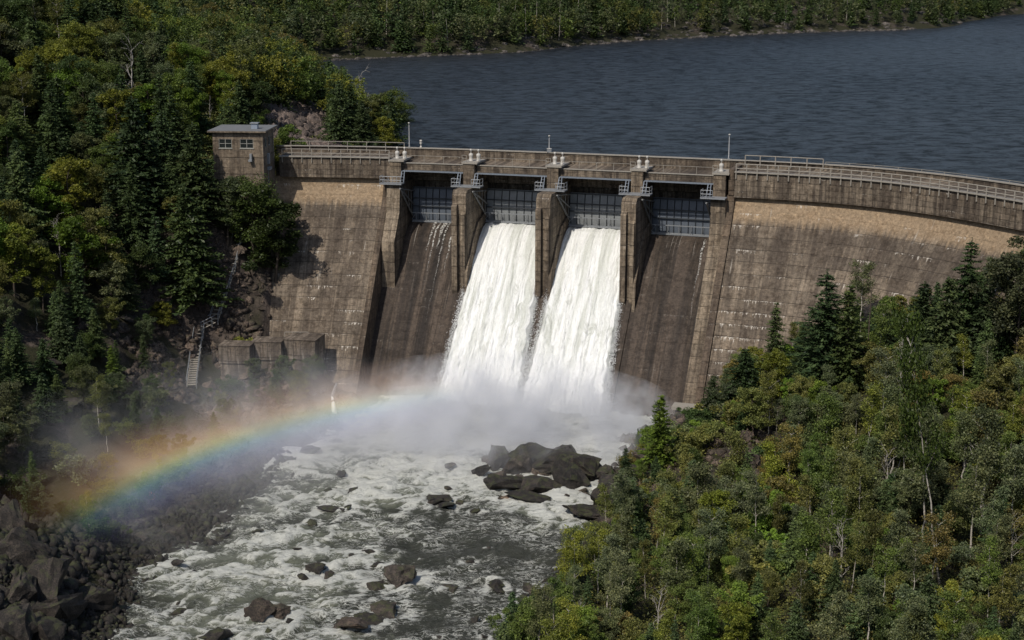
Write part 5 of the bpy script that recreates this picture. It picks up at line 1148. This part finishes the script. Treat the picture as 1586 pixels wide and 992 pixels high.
# cliff blocks at the frame corner
for (px, py, wp, hp_, lb) in [(10, 815, 50, 2.0, 'tall black rock block in the lower corner, topmost'), (22, 860, 60, 1.8, 'black upright rock block below the topmost one'), (60, 905, 80, 1.3, 'large dark block of the corner outcrop'), (28, 920, 60, 1.5, 'dark wedge rock in the corner outcrop'), (85, 940, 80, .9, 'sloping block at the edge of the corner outcrop'), (10, 970, 70, 1.3, 'dark rock filling the very corner'), (130, 925, 70, .7, 'mossy flat rock beside the corner outcrop'), (70, 975, 70, .9, 'mossy block low in the corner'), (45, 830, 40, 1.2, 'mossy rock stepping down from the topmost block')]:
    P = ground_hit(px, py+10, 60); ds = np.linalg.norm(P-np.array([0, 0, CAMZ])); s = wp/F*ds*.6; rock(P[0], P[1], P[2]+.2, s, 'rock', lb, sq=hp_)
def rubble(n, fn, smin, smax, mat, label, group, sel=None, sink=.25):
    c = 0; tries = 0
    while c < n and tries < n*40:
        tries += 1; x, y = fn(); z = float(Hq(x, y)); px, py = [float(a) for a in proj((x, y, z+.3))]
        if not (-20 < px < 1606 and -10 < py < 1010) or (sel and not sel(x, y, z, px, py)): continue
        if not clear_view(np.array([x]), np.array([y]), np.array([z+.6]), .2)[0]: continue
        s = smin*(smax/smin)**(random.random()**1.8); lb = label(px, py, s) if callable(label) else label
        rock(x, y, z-s*sink+.2*s, s, mat, lb, (group if group != 'g' else lb), sq=.9, name='rubble_block' if mat == 'talus' else 'boulder'); c += 1
    print('rubble', c)
def shorelab(px, py, s):
    a = 'large' if s > 1.1 else ('mid sized' if s > .6 else 'small'); b = 'in the spray of the far shore' if py < 740 else ('on the middle of the rubble shore' if py < 860 else 'on the rubble shore near the corner outcrop')
    return '%s dark angular boulder %s%s' % (a, b, ' by the water' if px > 200 and py > 740 else '')
rubble(72, lambda: (random.uniform(-50, -24), random.uniform(116, 190)), .3, 1.6, 'rock', shorelab, 'g', lambda x, y, z, px, py: -.3 < z < 4.2)
rubble(130, lambda: (random.gauss(-36, 5), random.gauss(250, 10)), .5, 1.6, 'talus', lambda px, py, s: '%s reddish grey block of the rubble slope %s' % ('large' if s > .95 else 'small', 'right behind the house' if px < 460 else 'above the crest railing'), 'g', lambda x, y, z, px, py: 400 < px < 530 and 165 < py < 230)
rubble(32, lambda: (random.uniform(8, 36), random.uniform(140, 188)), .4, 1.5, 'rockbrown', lambda px, py, s: '%s brown rock %s' % ('large' if s > .9 else 'small', 'on the bare slope of the wooded bank' if px > 1040 else 'at the shore below the spillway end'), 'g', lambda x, y, z, px, py: (1040 < px < 1240 and 655 < py < 760) or (950 < px < 1045 and 650 < py < 800))
rubble(42, lambda: (random.uniform(-48, -30), random.uniform(186, 216)), .4, 1.6, 'rockbrown', lambda px, py, s: '%s brown rock %s' % ('large' if s > .9 else 'small', 'on the slope beside the long stairway' if px < 360 else 'between the stairway and the short sloping face'), 'g', lambda x, y, z, px, py: 180 < px < 450 and 380 < py < 600)
rubble(36, lambda: (random.uniform(-75, -45), random.uniform(150, 205)), .5, 2.0, 'rock', lambda px, py, s: '%s dark rock outcrop on the shaded near slope' % ('large' if s > 1.1 else 'small'), 'g', lambda x, y, z, px, py: 10 < px < 260 and 440 < py < 640)
rubble(40, lambda: (random.uniform(-32, -12), random.uniform(228, 285)), .5, 1.4, 'talus', 'grey shore rock at the foot of the wooded spit', 'g', lambda x, y, z, px, py: LAKE-.5 < z < LAKE+1.6 and px > 480)
rubble(22, lambda: (random.uniform(-30, 30), random.uniform(182, 194)), .5, 1.5, 'rock', 'dark wet rock at the foot of the dry chute', 'g', lambda x, y, z, px, py: 950 < px < 1060 and 625 < py < 720)
def gravel(x0, x1, y0, y1, n, smin, smax, mat, sel):
    base = np.array([v.co[:] for v in RK['rock'][0].vertices]); bm0 = bmesh.new(); bmesh.ops.create_icosphere(bm0, subdivisions=1, radius=1.0); bv = np.array([v.co[:] for v in bm0.verts]); bf = np.array([[v.index for v in f.verts] for f in bm0.faces]); bm0.free()
    X = rng.uniform(x0, x1, n); Y = rng.uniform(y0, y1, n); Z = Hq(X, Y); px_, py_ = proj(np.stack([X, Y, Z], -1)); k = sel(X, Y, Z, px_, py_) & (px_ > -20) & (px_ < 1600) & (py_ < 1010); X, Y, Z = X[k], Y[k], Z[k]; n = len(X)
    s = smin*(smax/smin)**(rng.random(n)**2); V = bv[None]*(1+rng.normal(0, .34, (n, len(bv), 1)))*s[:, None, None]*rng.uniform(.45, 1.5, (n, 1, 3)); V += np.stack([X, Y, Z], -1)[:, None]
    Fc = bf[None]+(np.arange(n)*len(bv))[:, None, None]; me = bpy.data.meshes.new('gravel'); Vv = V.reshape(-1, 3).astype(np.float32); Ff = Fc.reshape(-1).astype(np.int32)
    me.vertices.add(len(Vv)); me.vertices.foreach_set('co', Vv.ravel()); me.loops.add(len(Ff)); me.loops.foreach_set('vertex_index', Ff); me.polygons.add(len(Ff)//3); me.polygons.foreach_set('loop_start', np.arange(0, len(Ff), 3, dtype=np.int32)); me.polygons.foreach_set('loop_total', np.full(len(Ff)//3, 3, dtype=np.int32)); me.materials.append(M[mat]); me.update(calc_edges=True)
    o = bpy.data.objects.new('rubble', me); COL.objects.link(o); tag(o, kind='stuff'); print('gravel', n)
gravel(-56, -22, 112, 196, 34000, .10, .55, 'rock', lambda X, Y, Z, a, b: (Z > -.5) & (Z < 4.5) & (rng.random(len(X)) < np.clip(1.25-Z*.25, .1, 1)))
gravel(-56, -36, 112, 146, 6000, .2, .8, 'rock', lambda X, Y, Z, a, b: (Z > 3) & (Z < 10))
gravel(-50, -18, 225, 300, 30000, .2, .9, 'talus', lambda X, Y, Z, a, b: (a > 408) & (a < 535) & (b > 150) & (b < 240) & (Y > 224))
gravel(5, 50, 138, 192, 14000, .15, .8, 'rockbrown', lambda X, Y, Z, a, b: (Z > -.4) & (((a > 1030) & (a < 1250) & (b > 650) & (b < 770)) | ((a > 940) & (a < 1060) & (b > 640) & (b < 830))))
gravel(-60, -28, 184, 220, 9000, .15, .7, 'rockbrown', lambda X, Y, Z, a, b: (a > 180) & (a < 450) & (fbm(X/5, Y/5, 3) > -.05))
# far shoreline rocks: one mass of small stones
V = MB(); fx = [513, 652, 800, 880, 1000, 1200, 1400, 1490]; fy = [93, 87, 81, 72, 62, 52, 46, 36]; bmm = bmesh.new()
for k in range(420):
    px = random.uniform(515, 1492); P = pix(px, float(np.interp(px, fx, fy))-random.random()**2*6+.5, z=LAKE+.2); P[2] = max(LAKE, float(Hq(P[0], P[1])))
    s = random.uniform(.35, 1.3)*(P[1]/600); r_ = bmesh.ops.create_icosphere(bmm, subdivisions=1, radius=s)
    for v in r_['verts']: v.co = Vector((v.co.x*1.5*random.uniform(.8, 1.2)+P[0], v.co.y*random.uniform(.8, 1.2)+P[1], v.co.z*.65*random.uniform(.7, 1.3)+P[2]))
me = bpy.data.meshes.new('far_shore_rubble'); bmm.to_mesh(me); bmm.free(); me.materials.append(M['shore']); o = bpy.data.objects.new('rubble', me); COL.objects.link(o); tag(o, kind='stuff')

# ------------------------------------------------------------------ concrete blocks, stairway, ledge, orange bag
def block(px, top_y, Y, wx_, dz, dy, label, rz=-.12, tz=0):
    P = pix(px, top_y, Y=Y); o = empty('concrete_block', (P[0], P[1], P[2]), rz); m = MB(); n = 6
    m.box(-wx_/2, wx_/2, 0, dy, -dz*.42, 0); m.box(-wx_/2+.15, wx_/2-.15, .18, dy-.1, -dz, -dz*.42-.003)
    ob = m.build('block_body', M['block'], o); bv = ob.modifiers.new('soft', 'BEVEL'); bv.width = .07; bv.segments = 2
    m = MB(); m.box(-wx_/2-.04, wx_/2+.04, -.05, dy+.04, .003, .10+tz); ob = m.build('capping', M['rail'] if tz else M['block'], o); tag(o, label, 'concrete block')
    return o
block(463, 528, 199.5, 4.6, 6.5, 4.2, 'big square concrete block against the foot of the short sloping face', -.22)
block(412, 531, 199.0, 4.2, 6.0, 3.0, 'low concrete block in the middle of the row at the toe')
block(362, 537, 197.5, 4.4, 5.8, 3.0, 'low concrete block nearest the stairway')
m = MB(); P = pix(463, 520, Y=203.3); 
for k in range(4): m.tube([(P[0]-2+k*1.1, P[1], P[2]-.6), (P[0]-2+k*1.1, P[1], P[2]+.5)], .05, 5)
m.tube([(P[0]-2, P[1], P[2]+.5), (P[0]+1.3, P[1], P[2]+.5)], .05, 5); tag(m.build('guard_rail', M['rail']), 'short white guard rail behind the big square block', 'guard rail')
P = pix(1066, 632, Y=183.5); o = empty('concrete_ledge', P, -.3); m = MB(); m.box(-2.2, 2.2, 0, 2.0, -.45, 0); m.build('slab', M['rail'], o); m = MB(); m.box(-1.8, 1.9, .3, 1.8, -3.6, -.453); m.build('pier_base', M['block'], o); tag(o, 'short concrete ledge on the rocks at the end of the spillway', 'concrete ledge')
# stairway: three flights with treads and handrails
def stair_pts():
    seq = [(297, 606), (303, 560), (310, 516), (332, 505), (345, 465), (358, 425), (368, 378)]
    out = []
    for (px, py) in seq: p = ground_hit(px, py, 150, 260); out.append(np.array([p[0], p[1], p[2]+.7]))
    return out
SPt = stair_pts(); print('STAIR', [p.round(1).tolist() for p in SPt])
st = empty('stairway', tuple(SPt[0])); tag(st, 'long steep timber stairway with handrails climbing the rocky slope', 'stairway'); B0 = SPt[0]
tr = MB(); hrL = MB(); hrR = MB(); stg = MB()
for a, b in zip(SPt[:-1], SPt[1:]):
    d = b-a; L = np.linalg.norm(d); hdir = np.array([d[0], d[1], 0]); hdir /= np.linalg.norm(hdir)+1e-9; sd = np.array([hdir[1], -hdir[0], 0]); nn = max(2, int(L/.62))
    for k in range(nn):
        c = a+d*(k+.5)/nn-B0; q = [c-sd*.62-hdir*.17, c+sd*.62-hdir*.17, c+sd*.62+hdir*.17, c-sd*.62+hdir*.17]; t = np.array([0, 0, .12])
        tr.face([q[0]+t, q[1]+t, q[2]+t, q[3]+t]); tr.face([q[0], q[1], q[1]+t, q[0]+t]); tr.face([q[3], q[2], q[1], q[0]]); tr.face([q[2], q[3], q[3]+t, q[2]+t])
    for sg, mm in ((-1, hrL), (1, hrR)):
        mm.tube([a-B0+sd*.66*sg+[0, 0, 1.0], b-B0+sd*.66*sg+[0, 0, 1.0]], .045, 5); mm.tube([a-B0+sd*.66*sg+[0, 0, .55], b-B0+sd*.66*sg+[0, 0, .55]], .03, 5)
        for k in range(int(L/1.7)+1):
            c = a+d*k/(L/1.7)-B0+sd*.66*sg; mm.tube([c-[0, 0, .5], c+[0, 0, 1.0]], .04, 5)
        stg.tube([a-B0+sd*.6*sg-[0, 0, .08], b-B0+sd*.6*sg-[0, 0, .08]], .07, 4)
tr.build('treads', M['wood'], st); hrL.build('handrail', M['steel'], st); hrR.build('handrail', M['steel'], st); stg.build('stringer', M['wood'], st)
P = ground_hit(234, 773); o = empty('orange_bag', (P[0], P[1], P[2]+.25)); m = MB(); lathe(m, (0, 0, 0), [(0, -.3), (.42, -.25), (.5, .05), (.38, .35), (.1, .5), (0, .5)], 10); m.build('sack', M['orange'], o, True); m = MB(); lathe(m, (0, 0, .5), [(.06, 0), (.12, .1), (0, .14)], 8); m.build('knot', M['orange'], o, True); tag(o, 'small orange bundle lying on the misty shore', 'bundle')
